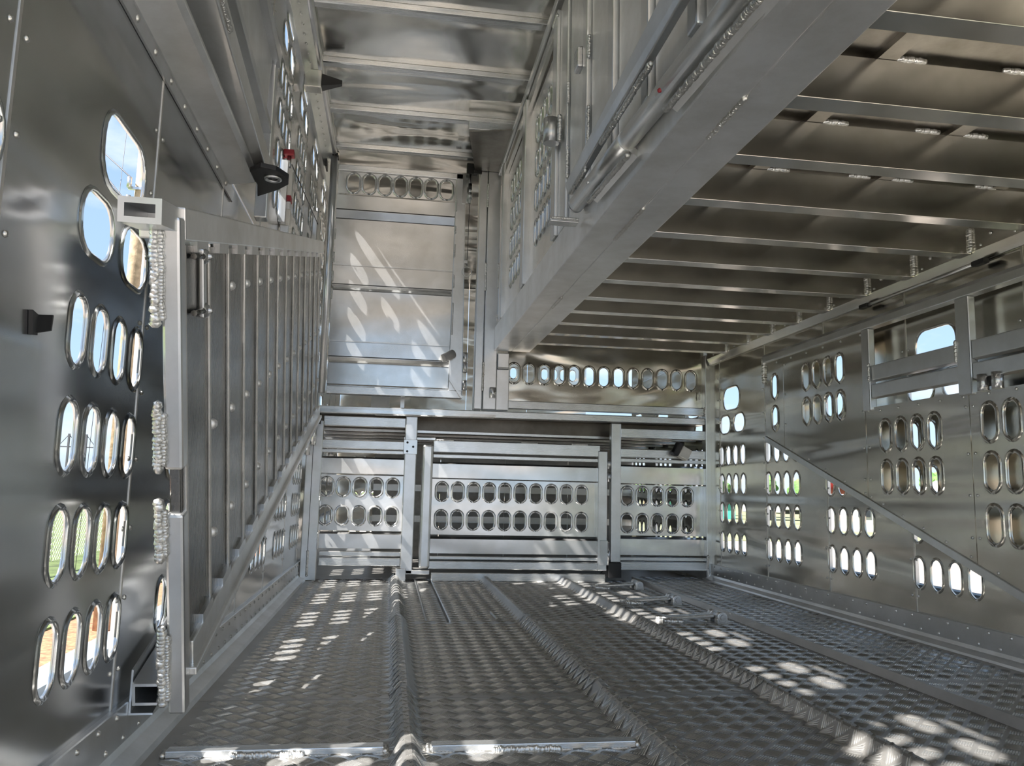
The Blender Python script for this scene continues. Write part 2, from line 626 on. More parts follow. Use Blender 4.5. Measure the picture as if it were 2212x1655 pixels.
# ------------------------------------------------------------------ roof
roof = structure('ceiling', (0, 3, ROOF_Z))
BOWS = [-0.2, 0.32, 0.84, 1.36, 1.86, 2.35, 2.84, 3.33, 3.835, 4.315, 4.80, 5.3, 5.8, 6.3, 6.8, 7.3, 7.8]
ys = [-0.6] + BOWS + [8.25]
for a, b in zip(ys[:-1], ys[1:]):
    MB().box(XL - .02, XR + .02, a + .001, b - .001, ROOF_Z + .03, ROOF_Z + .034).build('roof_sheet', ALU_ROOF, roof)
bow = MB().prism([(XL + .06, -.018, ROOF_Z + .03), (XL + .06, -.018, ROOF_Z + .004), (XL + .06, -.008, ROOF_Z), (XL + .06, .03, ROOF_Z), (XL + .06, .034, ROOF_Z + .012), (XL + .06, .05, ROOF_Z + .016), (XL + .06, .05, ROOF_Z + .03)], (XR - XL - .12, 0, 0)).build('roof_bow', ALU_TUBE_X, roof, bevel=.002)
for i, y in enumerate(BOWS):
    c = bow if i == 0 else bow.copy()
    if i:
        COL.objects.link(c)
    c.location = (0, y - 3, 0)
for X, s in ((XL, 1), (XR, -1)):
    MB().prism([(X, -.6, ROOF_Z - .07), (X + s * .02, -.6, ROOF_Z - .07), (X + s * .085, -.6, ROOF_Z - .005), (X + s * .085, -.6, ROOF_Z + .03), (X, -.6, ROOF_Z + .03)], (0, 8.8, 0)).build('roof_rail', ALU_Y, roof)
    MB().tube((X + s * .085, -.6, ROOF_Z + .002), (X + s * .085, 8.2, ROOF_Z + .002), .018, 12).build('roof_rail_bead', ALU_Y, roof)
mb = MB()
for y in np.arange(2.6, 5, .08):
    mb.dome((XL + .05, y, ROOF_Z - .045), (1, 0, -1), .005, .004, 6)
mb.build('rivet_row', RIVET, roof, kind='stuff')

# ------------------------------------------------------------------ floor
STEP_X, STEP_H = 1.525, 0.024
RIDGES = (0.060, 0.590, 1.065)


def floor_h(x):
    z = 0.0
    for c in RIDGES:
        d = abs(x - c) / 0.036
        if d < 1:
            z += 0.032 * min(1.0, (1 - d) * 1.35)
    return z + STEP_H * min(1, max(0, (x - STEP_X + .006) / 0.012))


floor = structure('floor', (0.75, 2.5, 0))
MB().box(XL - .01, XR + .01, -.6, 8.25, -.06, -.014).build('subfloor', ALU_DECK, floor)
YS = [(-.6, 2.2), (2.203, 3.405), (3.408, 5.02)]
LANES = [(XL + .01, .024), (.096, .554), (.626, 1.029), (1.101, STEP_X - .002), (STEP_X + .006, XR - .01)]
for li, (a, b) in enumerate(LANES):
    for yi, (c, d) in enumerate(YS):
        zt = STEP_H if li == 4 else 0.0
        if li == 1 and yi == 2:
            MB().box(a, .250, c, d, -.012, zt).build('tread_plate', ALU_FLOOR, floor)
            MB().box(.272, b, c, d, -.012, zt).build('tread_plate', ALU_FLOOR, floor)
            continue
        MB().box(a, b, c, d, -.012, zt).build('tread_plate', ALU_FLOOR, floor)
MB().box(XL, XR, 5.024, 8.2, -.012, 0).build('tread_plate', ALU_FLOOR, floor)
MB().box(.267, .273, 3.41, 5.0, -.013, .006).build('hatch_edge', ALU_TUBE, floor)
for c in RIDGES:
    for yi, (ya, yb) in enumerate(YS):
        o = (0.0, .003, -.002)[yi]
        xs = np.linspace(c - .038, c + .038, 13)
        poly = [(x + o, ya, floor_h(x) if abs(x - c) < .036 else 0) for x in xs] + [(c + .038 + o, ya, -.012), (c - .038 + o, ya, -.012)]
        MB().prism(poly, (0, yb - ya, 0)).build('floor_ridge', ALU_FLOOR, floor)
MB().prism([(STEP_X - .006, -.6, 0), (STEP_X + .006, -.6, STEP_H), (STEP_X + .006, -.6, -.012), (STEP_X - .006, -.6, -.012)], (0, 5.6, 0)).build('step_edge', ALU_FLOOR, floor)


def lugs():
    cell = 0.0315
    L, wd, h = 0.0185, 0.0021, 0.0017
    t = np.array([[-L, 0, 0], [-.75 * L, -wd, 0], [.75 * L, -wd, 0], [L, 0, 0], [.75 * L, wd, 0], [-.75 * L, wd, 0],
                  [-.72 * L, 0, h], [.72 * L, 0, h]])
    tf = [(0, 1, 6), (1, 2, 7, 6), (2, 3, 7), (3, 4, 7), (4, 5, 6, 7), (5, 0, 6)]
    V, F = [], []
    n = 0
    i0 = int((XL + .08) / cell)
    i1 = int((XR - .07) / cell)
    for j in range(int(1.35 / cell), int(5.02 / cell)):
        for i in range(i0, i1):
            if (i + j) % 2:
                continue
            cx, cy = i * cell + .012, j * cell
            if abs(cy - 2.2) < .016 or abs(cy - 3.407) < .016 or abs(cx - STEP_X) < .022:
                continue
            if cy > 3.4 and .235 < cx < .29:
                continue
            ang = math.radians(45 if j % 2 else -45) + random.uniform(-.02, .02)
            ca, sa = math.cos(ang), math.sin(ang)
            nb = 7 if cy < 2.6 else 6
            for b in range(nb):
                off = (b - (nb - 1) / 2) * (0.0375 / nb)
                x = t[:, 0] * ca - (t[:, 1] + off) * sa + cx
                y = t[:, 0] * sa + (t[:, 1] + off) * ca + cy
                z = t[:, 2] + np.array([floor_h(q) for q in x])
                V.append(np.stack([x, y, z], 1))
                F += [tuple(a + n for a in f) for f in tf]
                n += 8
    me = bpy.data.meshes.new('tread_lugs')
    v = np.concatenate(V) - np.array(floor.location)
    me.from_pydata(v.tolist(), [], F)
    me.materials.append(ALU_LUG)
    me.polygons.foreach_set('use_smooth', [True] * len(F))
    me.update()
    o = bpy.data.objects.new('tread_lugs', me)
    COL.objects.link(o)
    o.parent = floor
    o['kind'] = 'stuff'


lugs()
weld((.176, 3.45, .002), (.176, 4.95, .002), .005, floor)
weld((.475, 3.5, .002), (.47, 3.66, .002), .006, floor)

# threshold bars lying across the near floor
for x0, x1, lab in ((-.415, .012, 'flat threshold bar lying across the near floor left of the first ridge'), (.110, .548, 'flat threshold bar lying across the near floor between the first two ridges')):
    t = thing('threshold_bar', lab, 'bar', ((x0 + x1) / 2, 1.77, 0), 'threshold bars')
    MB().box(x0, x1, 1.760, 1.792, 0.0, .014).build('bar', ALU_TUBE_X, t, bevel=.002)
    weld((x0 + .30 * (x1 - x0), 1.757, .003), (x0 + .62 * (x1 - x0), 1.757, .003), .008, t)
    weld((x0 - .006, 1.765, .004), (x0 - .006, 1.79, .004), .007, t)
    weld((x1 + .004, 1.765, .004), (x1 + .004, 1.79, .004), .007, t)

# hinged hatch arms on the floor beside the step
for k, (y, lab) in enumerate(((3.42, 'nearest of three hinged floor arms with pin beside the raised step'), (3.97, 'middle of three hinged floor arms with pin beside the raised step'), (4.58, 'farthest hinged floor arm with pin, just in front of the right fixed panel'))):
    t = thing('hinge_arm', lab, 'hinge', (1.3, y, 0), 'hinge arms on the floor')
    MB().hexa([(1.19, y - .03, .012), (1.40, y - .03, .022), (1.40, y + .03, .022), (1.19, y + .03, .012), (1.19, y - .03, .022), (1.40, y - .03, .036), (1.40, y + .03, .036), (1.19, y + .03, .022)]).build('arm', ALU_TUBE_X, t, bevel=.003)
    MB().box(1.405, 1.452, y - .055, y - .02, 0, .02).tube((1.428, y - .056, .026), (1.428, y - .018, .026), .022, 16).build('hinge_lug', ALU_TUBE, t, bevel=.002)
    hl = MB().box(1.405, 1.452, y + .03, y + .065, 0, .02).tube((1.428, y + .03, .026), (1.428, y + .066, .026), .022, 16).build('hinge_lug', ALU_TUBE, t, bevel=.002)
    MB().tube((1.428, y - .064, .026), (1.428, y + .07, .026), .012, 14).build('hinge_pin', STEEL, hl)
    weld((1.18, y - .035, .008), (1.25, y - .04, .006), .014, t)
    weld((1.17, y + .035, .008), (1.24, y + .038, .006), .012, t)

tag(MB().tube((1.796, 2.398, STEP_H + .0035), (1.842, 2.377, STEP_H + .0035), .0028, 8).build('cotter_pin', STEEL), 'thin bright metal pin lying loose on the right floor lane', 'pin')

# ------------------------------------------------------------------ folded ramp along the left wall
RK = 0.85


def RP(s, t, d=0.0):
    y = 2.112 + .9617 * s - .379 * t
    z = .022 + .2741 * s + 1.08 * t
    return Vector((-.45 * RK + d, y * RK, CAM_Z + (z - CAM_Z) * RK))


def rbox(mb, s0, s1, t0, t1, d0, d1):
    return mb.hexa([RP(s0, t0, d0), RP(s1, t0, d0), RP(s1, t1, d0), RP(s0, t1, d0), RP(s0, t0, d1), RP(s1, t0, d1), RP(s1, t1, d1), RP(s0, t1, d1)])


ramp = thing('folded_ramp', 'tall cleated aluminium loading ramp folded up against the left wall', 'ramp', RP(0, 0))
S1 = 3.2
for k in range(14):
    s0 = -.005 + .232 * k
    mb = MB()
    rbox(mb, s0 + .001, min(S1, s0 + .231), .10, .945, -.020, -.006 - .002 * (k % 2))
    pk = mb.build('ramp_plank', ALU_RAMP, ramp, bevel=.002)
    rb = MB()
    rbox(rb, s0 + .001, s0 + .018, .10, .945, -.0075, -.001)
    rb.build('edge_rib', ALU_RIB, pk, bevel=.002)
hole_dots = MB()  # bright domes standing for daylight seen through holes in the planks
for k in range(1, 14):
    for t in (.855, .55, .29):
        if k == 1 and t > .6:
            continue
        s = -.005 + .232 * k + .06
        hole_dots.dome(RP(s, t, -.007), (1, -.3, 0), .0125, .010, 10)
hole_dots.build('hole_light_dots', HOLE_LIGHT, ramp, kind='stuff')
tr = MB()
rbox(tr, .0, S1 + .03, .953, 1.014, -.080, .001)
tr.build('top_rail', ALU_BEAM, ramp, bevel=.003)
MB().hollow(RP(-.16, .998, -.037), RP(.0, .988, -.040), .068, .042, .010).build('top_rail_end', ALU_TUBE, ramp)
MB().hollow(RP(-.03, .032, -.070), RP(2.2, .032, -.070), .066, .046, .006).build('bottom_rail', ALU_TUBE, ramp)
lr = MB()
rbox(lr, .02, S1, .075, .130, -.018, .004)
rbox(lr, .0, S1, .060, .078, -.03, .014)
lr.build('lower_rail', ALU_BEAM, ramp, bevel=.003)
stub = MB()
for k in range(13):
    s = .12 + .232 * k
    rbox(stub, s, s + .11, .128, .150, -.012, .004)
    rbox(stub, s - .02, s + .09, .932, .954, -.012, .001)
stub.build('rail_tabs', ALU_TUBE, ramp, kind='stuff')
for t0, t1 in ((-.01, .425), (.515, .995)):
    p = MB()
    rbox(p, -.040, .004, t0, t1, -.034, .000)
    p.build('end_post', ALU_TUBE, ramp, bevel=.006)
p = MB()
rbox(p, -.026, -.002, .42, .52, -.028, -.008)
p.build('post_sleeve', ALU_RAMP, ramp, bevel=.003)
for t0, t1 in ((.02, .19), (.335, .455), (.52, .645), (.80, .985)):
    weld(RP(-.046, t0, -.042), RP(-.046, t1, -.042), .011, ramp, step=.008)
    weld(RP(-.046, t0 + .01, -.032), RP(-.046, t1 - .02, -.032), .007, ramp, step=.006)
lb = MB()
rbox(lb, .135, .165, .80, .94, -.004, .006)
lb.build('latch_strap', ALU_TUBE, ramp, bevel=.003)
for t in (.925, .815):
    q = MB().dome(RP(.15, t, .006), (1, 0, 0), .016, .008, 10).dome(RP(.15, t, .012), (1, -.2, 0), .008, .010, 8).build('strap_bolt', STEEL, ramp)
    MB().tube(RP(.05, t, .004), RP(.14, t, .004), .006, 8).build('strap_pin', ALU_RAMP, ramp)

# bottom-rail support bracket on the wall
br = thing('wall_channel', 'thin open channel on the left wall holding the near lower end of the folded ramp', 'channel', (-.49, 1.86, .05))
c0, c1 = RP(-.03, -.0, -.064), RP(.5, -.0, -.064)
MB().hexa([c0 + Vector((-.042, 0, -.008)), c1 + Vector((-.042, 0, -.008)), c1 + Vector((-.046, 0, -.008)), c0 + Vector((-.046, 0, -.008)), c0 + Vector((-.042, 0, .075)), c1 + Vector((-.042, 0, .075)), c1 + Vector((-.046, 0, .075)), c0 + Vector((-.046, 0, .075))]).build('channel_web', ALU_TUBE, br)
MB().hexa([c0 + Vector((-.046, 0, -.012)), c1 + Vector((-.046, 0, -.012)), c1 + Vector((.0, 0, -.012)), c0 + Vector((.0, 0, -.012)), c0 + Vector((-.046, 0, -.008)), c1 + Vector((-.046, 0, -.008)), c1 + Vector((.0, 0, -.008)), c0 + Vector((.0, 0, -.008))]).build('channel_flange', ALU_TUBE, br)

# ------------------------------------------------------------------ ledger rail on the left wall and its hardware
led = thing('ledger_rail', 'riveted deck-support rail running along the upper left wall', 'rail', (XL, 1.2, 1.4))
MB().prism([(XL + .001, -.5, 1.378), (XL + .006, -.5, 1.378), (XL + .008, -.5, 1.410), (XL + .001, -.5, 1.43)], (0, 2.93, 0)).build('rivet_flange', ALU_Y, led)
MB().prism([(XL + .001, -.5, 1.408), (XL + .012, -.5, 1.406), (XL + .080, -.5, 1.418), (XL + .092, -.5, 1.428), (XL + .092, -.5, 1.436), (XL + .080, -.5, 1.438), (XL + .001, -.5, 1.434)], (0, 2.86, 0)).build('ledge', ALU_BEAM, led, bevel=.002)
mb = MB()
for y in np.arange(.9, 2.42, .118):
    mb.dome((XL + .0065, y, 1.393), (1, 0, -.3), .0085, .006, 8)
mb.build('rivet_row', RIVET, led, kind='stuff')
bk = thing('pivot_bracket', 'black teardrop bracket with a round eye at the end of the left ledger rail', 'bracket', (-.42, 2.34, 1.41))
mb = MB()
pl = [(-.43, 2.44), (-.415, 2.34), (-.42, 2.24), (-.385, 2.20), (-.345, 2.215), (-.318, 2.27), (-.325, 2.32), (-.36, 2.37)]
mb.prism([(x, y, 1.404) for x, y in pl], (0, 0, .014))
mb.build('plate', BLACK, bk, bevel=.002)
MB().ring((-.362, 2.275, 1.402), (0, 0, 1), .020, .0055).build('eye', STEEL, bk)

# upper folded ramp above the ledger
ur = thing('upper_ramp', 'upper ramp folded on its side above the black pivot bracket', 'ramp', (-.42, 2.0, 1.55))
A, B = Vector((-.425, 1.0, 1.60)), Vector((-.425, 2.33, 1.455))
MB().bar(A, B, .085, .065).build('stringer', ALU_BEAM, ur, bevel=.004)
off = Vector((.02, 0, .10))
MB().bar(A + Vector((-.005, 0, .055)), B + Vector((-.005, 0.06, .055)), .050, .035).build('side_rail', ALU_TUBE, ur, bevel=.003)
MB().hexa([Vector((-.455, 1.0, 1.69)), Vector((-.455, 2.50, 1.55)), Vector((-.455, 2.60, 1.93)), Vector((-.455, 1.0, 2.10)), Vector((-.440, 1.0, 1.69)), Vector((-.440, 2.50, 1.55)), Vector((-.440, 2.60, 1.93)), Vector((-.440, 1.0, 2.10))]).build('panel', ALU_BEAM, ur)
MB().bar((-.43, 1.0, 1.80), (-.43, 2.52, 1.655), .03, .03).build('side_rail', ALU_TUBE, ur, bevel=.003)
MB().bar((-.445, 1.0, 2.12), (-.445, 2.64, 1.95), .055, .05).build('side_rail', ALU_TUBE, ur, bevel=.003)
MB().hexa([Vector((-.47, 1.54, 1.525)), Vector((-.38, 1.54, 1.525)), Vector((-.38, 1.70, 1.505)), Vector((-.47, 1.70, 1.505)), Vector((-.47, 1.54, 1.535)), Vector((-.38, 1.54, 1.535)), Vector((-.38, 1.70, 1.515)), Vector((-.47, 1.70, 1.515))]).build('end_plate', ALU_TUBE, ur, bevel=.004)
weld((-.47, 1.702, 1.508), (-.38, 1.702, 1.508), .006, ur)
weld((-.378, 1.58, 1.522), (-.378, 1.70, 1.508), .006, ur)
MB().box(-.47, -.43, 2.62, 2.67, 1.40, 1.95).build('end_post', ALU_TUBE, ur, bevel=.004)

# slide posts with reflective tape near the left wall
for y, z0, z1, lab in ((3.42, 1.50, 1.88, 'white post with a dark red band on the left wall, beyond the black bracket'), (4.70, 1.70, 2.10, 'slimmer white post with a grey band on the left wall near the round pole')):
    t = thing('latch_post', lab, 'post', (XL + .03, y, z0))
    x = XL + .0225
    MB().box(x - .018, x + .018, y - .02, y + .02, z0, z0 + .13).build('lower_tube', ALU_TUBE, t, bevel=.003)
    MB().box(x - .021, x + .021, y - .023, y + .023, z0 + .13, z0 + .20).build('white_band', WHITE, t, bevel=.003)
    if y < 4:
        MB().box(x - .021, x + .021, y - .023, y + .023, z0 + .235, z0 + .26).build('red_band', RED, t, bevel=.003)
    MB().box(x - .019, x + .019, y - .021, y + .021, z0 + .20, z0 + .235).build('clamp_band', STEEL, t, bevel=.003)
    MB().box(x - .021, x + .021, y - .023, y + .023, z0 + .26, z1).build('white_band', WHITE, t, bevel=.003)
    MB().box(x - .021, x + .005, y - .060, y - .026, z0 + .13, z1 + .02).build('guide_rail', ALU_TUBE, t)
    MB().tube((x, y, z1), (x, y, z1 + .06), .010, 10).build('plunger', STEEL, t)
    if y < 4:
        MB().box(x - .022, x + .022, y - .024, y + .024, z1 + .06, z1 + .085).build('red_cap', RED, t, bevel=.004)
tag(MB().tube((XL + .03, 3.46, 1.92), (XL + .03, 4.70, 2.06), .0025, 6).build('pull_wire', WIRE), 'thin dark wire strung along the left wall between the two white posts', 'wire')

# lamp box on the roof rail
t = thing('box_fitting', 'small square alloy box with a black wedge on the left roof rail', 'bracket', (-.45, 3.84, 2.50))
MB().box(-.49, -.405, 3.79, 3.86, 2.455, 2.545).build('box', ALU_LINER, t, bevel=.004)
MB().hexa([Vector((-.405, 3.80, 2.47)), Vector((-.31, 3.82, 2.495)), Vector((-.31, 3.84, 2.495)), Vector((-.405, 3.86, 2.47)), Vector((-.405, 3.80, 2.53)), Vector((-.31, 3.82, 2.515)), Vector((-.31, 3.84, 2.515)), Vector((-.405, 3.86, 2.53))]).build('wedge', BLACK, t)
# black hook on the left wall
t = thing('wall_hook', 'small black folded hook on the left wall among the oval slots', 'hook', (XL, 1.22, .76))
MB().prism([(XL + .0005, 1.186, .774), (XL + .0005, 1.210, .770), (XL + .0005, 1.208, .742), (XL + .0005, 1.193, .740)], (.006, 0, 0)).build('hook_base', BLACK, t)
MB().hexa([Vector((XL + .006, 1.200, .744)), Vector((XL + .006, 1.204, .744)), Vector((XL + .006, 1.208, .771)), Vector((XL + .006, 1.204, .771)), Vector((XL + .016, 1.226, .753)), Vector((XL + .016, 1.230, .753)), Vector((XL + .016, 1.232, .776)), Vector((XL + .016, 1.228, .776))]).build('hook_tongue', BLACK, t)

# ------------------------------------------------------------------ far gate line at YG
GS = YG / 4.95


def gx(x):
    return x * GS


def gz(z):
    return CAM_Z + (z - CAM_Z) * GS


def plank(mb, x0, x1, z0, z1, y=YG - .006, d=.046, top=.012, bot=.004):
    """pressed panel with sloping upper ledge, running along x"""
    x0, x1, z0, z1 = gx(x0), gx(x1), gz(z0), gz(z1)
    return mb.prism([(x0, y + d, z0), (x0, y, z0 + bot), (x0, y, z1 - top), (x0, y + d, z1)], (x1 - x0, 0, 0))


def rail(name, x0, x1, z0, z1, parent, y0=YG - .012, y1=YG + .03, mat=None, bevel=.004):
    return MB().box(gx(x0), gx(x1), y0, y1, gz(z0), gz(z1)).build(name, mat or ALU_TUBE_X, parent, bevel=bevel)


def post(name, x0, x1, z0, z1, parent, y0=YG - .02, y1=YG + .03, mat=None):
    return MB().box(gx(x0), gx(x1), y0, y1, z0 if z0 < .03 else gz(z0), gz(z1)).build(name, mat or ALU_TUBE, parent, bevel=.005)


def oval_panel(x0, x1, z0, z1, holes, parent, y=YG + .026, name='oval_panel', mat=None):
    mb = MB()
    perforated(mb, (0, y, 0), (1, 0, 0), (0, 0, 1), [(gx(x0), gz(z0)), (gx(x1), gz(z0)), (gx(x1), gz(z1)), (gx(x0), gz(z1))],
               [(gx(a), gz(b), c, d, min(c, d)) for a, b, c, d in holes], .005, .014, .007, 5)
    return mb.build(name, mat or ALU_GATE, parent)


# left fixed panel
lp = thing('fixed_panel', 'fixed perforated panel with ten ovals, left of the swinging gate', 'panel', (-.15, YG, 0))
post('side_post', -.494, -.400, 0, .930, lp)
MB().box(gx(-.455), gx(-.452), YG - .0215, YG - .020, .03, .9).build('groove_shade_strip', GAP_SHADE, lp)  # black strip on the post face, painting the shade inside a groove
rail('rail', -.400, .085, .903, .962, lp)
rail('rail', -.405, .085, .768, .820, lp)
rail('ledge', -.405, .085, .742, .764, lp, y0=YG - .004)
mb = MB()
plank(mb, -.405, .085, .617, .722)
mb.build('pressed_panel', ALU_GATE, lp)
oval_panel(-.405, .085, .283, .612, [(-.367 + .0975 * i, z, .031, .049) for i in range(5) for z in (.541, .372)], lp)
mb = MB()
plank(mb, -.395, .085, .178, .276)
mb.build('pressed_panel', ALU_GATE, lp)
rail('ledge', -.39, .085, .136, .165, lp, y0=YG - .004)
rail('rail', -.39, .085, .080, .128, lp)
post('end_post', .085, .157, .036, .974, lp)
hp = MB().box(gx(.078), gx(.160), YG - .026, YG - .0205, gz(.745), gz(.832)).build('hinge_plate', ALU_GATE, lp, bevel=.002)
mb = MB()
for a, b in ((.10, .815), (.135, .79), (.10, .762)):
    mb.dome((gx(a), YG - .026, gz(b)), (0, -1, 0), .007, .004, 8)
mb.build('plate_bolts', BLACK, hp, kind='stuff')
MB().box(gx(.078), gx(.27), YG - .015, YG + .03, gz(.832), gz(.850)).build('latch_bar', ALU_TUBE_X, lp, bevel=.003)
MB().box(gx(.06), gx(.12), YG - .03, YG + .03, 0.0, gz(.07)).build('foot_block', ALU_TUBE, lp, bevel=.003)
MB().box(gx(.118), gx(.26), YG - .02, YG + .03, gz(.035), gz(.060)).build('foot_bar', ALU_TUBE_X, lp, bevel=.003)
weld((gx(-.4), YG - .022, gz(.46)), (gx(-.4), YG - .022, gz(.60)), .006, lp)
weld((gx(-.4), YG - .022, gz(.18)), (gx(-.4), YG - .022, gz(.27)), .006, lp)
weld((gx(-.452), YG - .022, .03), (gx(-.452), YG - .022, .17), .008, lp)

hs_ = thing('black_hasp', 'black U-shaped hasp above latch barrels at the far lower end of the folded ramp', 'latch', (-.47, YG - .1, .9))
MB().tube((-.475, YG - .09, .86), (-.475, YG - .09, .965), .008, 8).tube((-.415, YG - .09, .90), (-.415, YG - .09, .965), .008, 8).tube((-.475, YG - .09, .965), (-.415, YG - .09, .965), .008, 8).build('hasp_loop', BLACK, hs_)
MB().tube((-.445, YG - .07, .78), (-.445, YG - .07, .90), .016, 12).build('barrel', ALU_TUBE, hs_)
MB().tube((-.475, YG - .07, .72), (-.475, YG - .07, .84), .014, 12).build('barrel', ALU_TUBE, hs_)

# swinging centre gate
sg = thing('swing_gate', 'swinging centre gate with two rows of ten ovals', 'gate', (.75, YG, .06))
MB().box(gx(.193), gx(.258), YG - .03, YG + .03, gz(.069), gz(.808)).build('hinge_stile', ALU_TUBE, sg, bevel=.014)
rail('top_rail', .258, 1.30, .762, .835, sg)
rail('ledge', .258, 1.29, .728, .752, sg, y0=YG - .002)
mb = MB()
plank(mb, .258, 1.290, .605, .705)
mb.build('pressed_panel', ALU_GATE, sg)
oval_panel(.255, 1.29, .268, .602, [(.321 + .0968 * i, z, .030, .050) for i in range(10) for z in (.526, .357)], sg)
mb = MB()
plank(mb, .250, 1.29, .155, .256)
mb.build('pressed_panel', ALU_GATE, sg)
rail('ledge', .25, 1.29, .122, .143, sg, y0=YG - .002)
rail('bottom_rail', .25, 1.30, .066, .113, sg)
ls = post('latch_stile', 1.287, 1.346, .066, .80, sg)
MB().box(gx(1.30), gx(1.35), YG - .026, YG - .0205, gz(.10), gz(.25)).build('stile_plate', ALU_GATE, ls, bevel=.002)
for z in (.72, .64, .16):
    MB().tube((gx(1.357), YG - .01, gz(z - .03)), (gx(1.357), YG - .01, gz(z + .03)), .013, 12).build('latch_barrel', STEEL, sg)
MB().tube((gx(1.357), YG - .01, gz(.10)), (gx(1.357), YG - .01, gz(.24)), .007, 8).build('latch_rod', STEEL, sg)
for xx in (.28, .80, 1.12):
    weld((gx(xx), YG - .013, gz(.836)), (gx(xx + .10), YG - .013, gz(.836)), .005, sg)
tag(MB().box(gx(.27), gx(1.34), YG - .01, YG + .02, 0.0, gz(.046)).build('sill_bar', ALU_TUBE_X, bevel=.004), 'low sill bar on the floor beneath the swinging centre gate', 'bar')

# right fixed panel
rp = thing('fixed_panel', 'fixed perforated panel with ovals, right of the swinging gate against the right wall post', 'panel', (1.7, YG, 0))
post('end_post', 1.370, 1.433, .116, .977, rp)
rail('rail', 1.433, 1.99, .888, .948, rp)
rail('rail', 1.433, 1.99, .765, .820, rp)
rail('ledge', 1.433, 1.99, .735, .760, rp, y0=YG - .002)
mb = MB()
plank(mb, 1.433, 1.99, .600, .720)
mb.build('pressed_panel', ALU_GATE, rp)
oval_panel(1.433, 1.99, .280, .596, [(1.487 + .0985 * i, z, .031, .051) for i in range(5) for z in (.526, .357)], rp)
mb = MB()
plank(mb, 1.433, 1.99, .158, .272)
mb.build('pressed_panel', ALU_GATE, rp)
rail('ledge', 1.433, 1.99, .126, .150, rp, y0=YG - .002)
rail('bottom_rail', 1.433, 1.99, .069, .122, rp)
post('side_post', 1.987, 2.05, 0.02, 1.44, rp, y0=YG - .03)
weld((gx(1.995), YG - .032, .03), (gx(1.995), YG - .032, .17), .007, rp)
MB().box(gx(1.355), gx(1.435), YG - .032, YG + .02, .03, gz(.116)).build('black_foot', BLACK, rp, bevel=.003)
MB().prism([(gx(1.30), YG, .035), (gx(1.36), YG, .10), (gx(1.36), YG, .035)], (0, .03, 0)).build('black_gusset', BLACK, rp)
t = thing('marker_lamp', 'tilted black and white marker lamp on the top rail of the right fixed panel', 'lamp', (1.80, YG - .03, .80))
R = Matrix.Rotation(math.radians(28), 4, 'Y')


def tilted(x0, x1, y0, y1, z0, z1, c):
    mb = MB().box(x0, x1, y0, y1, z0, z1)
    mb.v = [tuple(Vector(c) + R @ Vector(p)) for p in mb.v]
    return mb


tilted(-.012, .055, -.045, .015, -.040, .032, (1.80, YG - .03, .81)).build('lamp_body', WHITE, t, bevel=.006)
tilted(-.050, -.012, -.048, .018, -.046, .04, (1.80, YG - .03, .81)).build('lamp_back', BLACK, t, bevel=.008)

# header beam across the nose deck edge
hb = thing('deck_edge_beam', 'long cross beam along the front edge of the nose deck', 'beam', (.8, YG, 1.0))
MB().hexa([(gx(-.43), YG - .03, gz(.976)), (gx(1.985), YG - .03, gz(.985)), (gx(1.985), YG + .05, gz(.985)), (gx(-.43), YG + .05, gz(.976)), (gx(-.43), YG - .03, gz(1.022)), (gx(1.985), YG - .03, gz(1.028)), (gx(1.985), YG + .05, gz(1.028)), (gx(-.43), YG + .05, gz(1.022))]).build('beam', ALU_TUBE_X, hb, bevel=.005)
MB().box(gx(-.43), gx(.63), YG - .036, YG - .030, gz(.985), gz(1.002)).build('wear_strip', ALU_GATE, hb)
weld((gx(-.10), YG - .036, gz(.975)), (gx(.62), YG - .036, gz(.982)), .004, hb)

# nose deck beyond
nd = thing('nose_deck', 'raised nose deck with ribbed underside seen beyond the gate', 'deck', (.75, 6.4, 1.0))
MB().box(XL + .01, XR - .01, YG + .06, 8.15, .985, .995).build('deck_sheet', ALU_NOSE_SHADE, nd)
j0 = MB().box(XL + .02, XR - .02, 5.10, 5.125, .900, .985).build('joist', ALU_NOSE_SHADE, nd)
f0 = MB().box(XL + .02, XR - .02, 5.07, 5.13, .886, .900).build('joist_flange', ALU_TUBE_X, j0)
for k in range(1, 9):
    c = place_copy(j0, (0, .33 * k, 0), nd)
    place_copy(f0, (0, 0, 0), c)
MB().box(gx(-.15), gx(-.02), 5.7, 5.76, .996, 1.6).build('deck_post', ALU_TUBE, nd)
MB().box(gx(.05), gx(.075), 5.1, 5.13, .996, 1.16).build('deck_post', ALU_TUBE, nd)

for k, (xa, xb) in enumerate(((-.12, .40), (.404, .92), (.924, 1.44), (1.444, XR - .02))):
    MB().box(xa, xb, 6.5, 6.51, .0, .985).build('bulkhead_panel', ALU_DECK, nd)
for z in (.28, .52):
    MB().box(-.12, XR - .02, 6.47, 6.50, z, z + .05).build('bulkhead_rail', ALU_JOIST, nd)

# perforated header above the deck edge on the right
ph = thing('oval_header', 'perforated header sheet with thirteen ovals under the upper deck', 'panel', (1.35, YG, 1.25))
oval_panel(.702, 1.99, 1.088, 1.515, [(.744 + .0965 * i, 1.271, .029, .057) for i in range(13)], ph, y=YG + .004, mat=ALU_LINER)
rail('bottom_rail', .703, 2.0, 1.046, 1.096, ph)
weld((gx(1.95), YG - .02, gz(1.15)), (gx(1.95), YG - .02, gz(1.20)), .006, ph)
weld((gx(1.99), YG - .02, gz(1.05)), (gx(1.99), YG - .02, gz(1.10)), .008, ph)

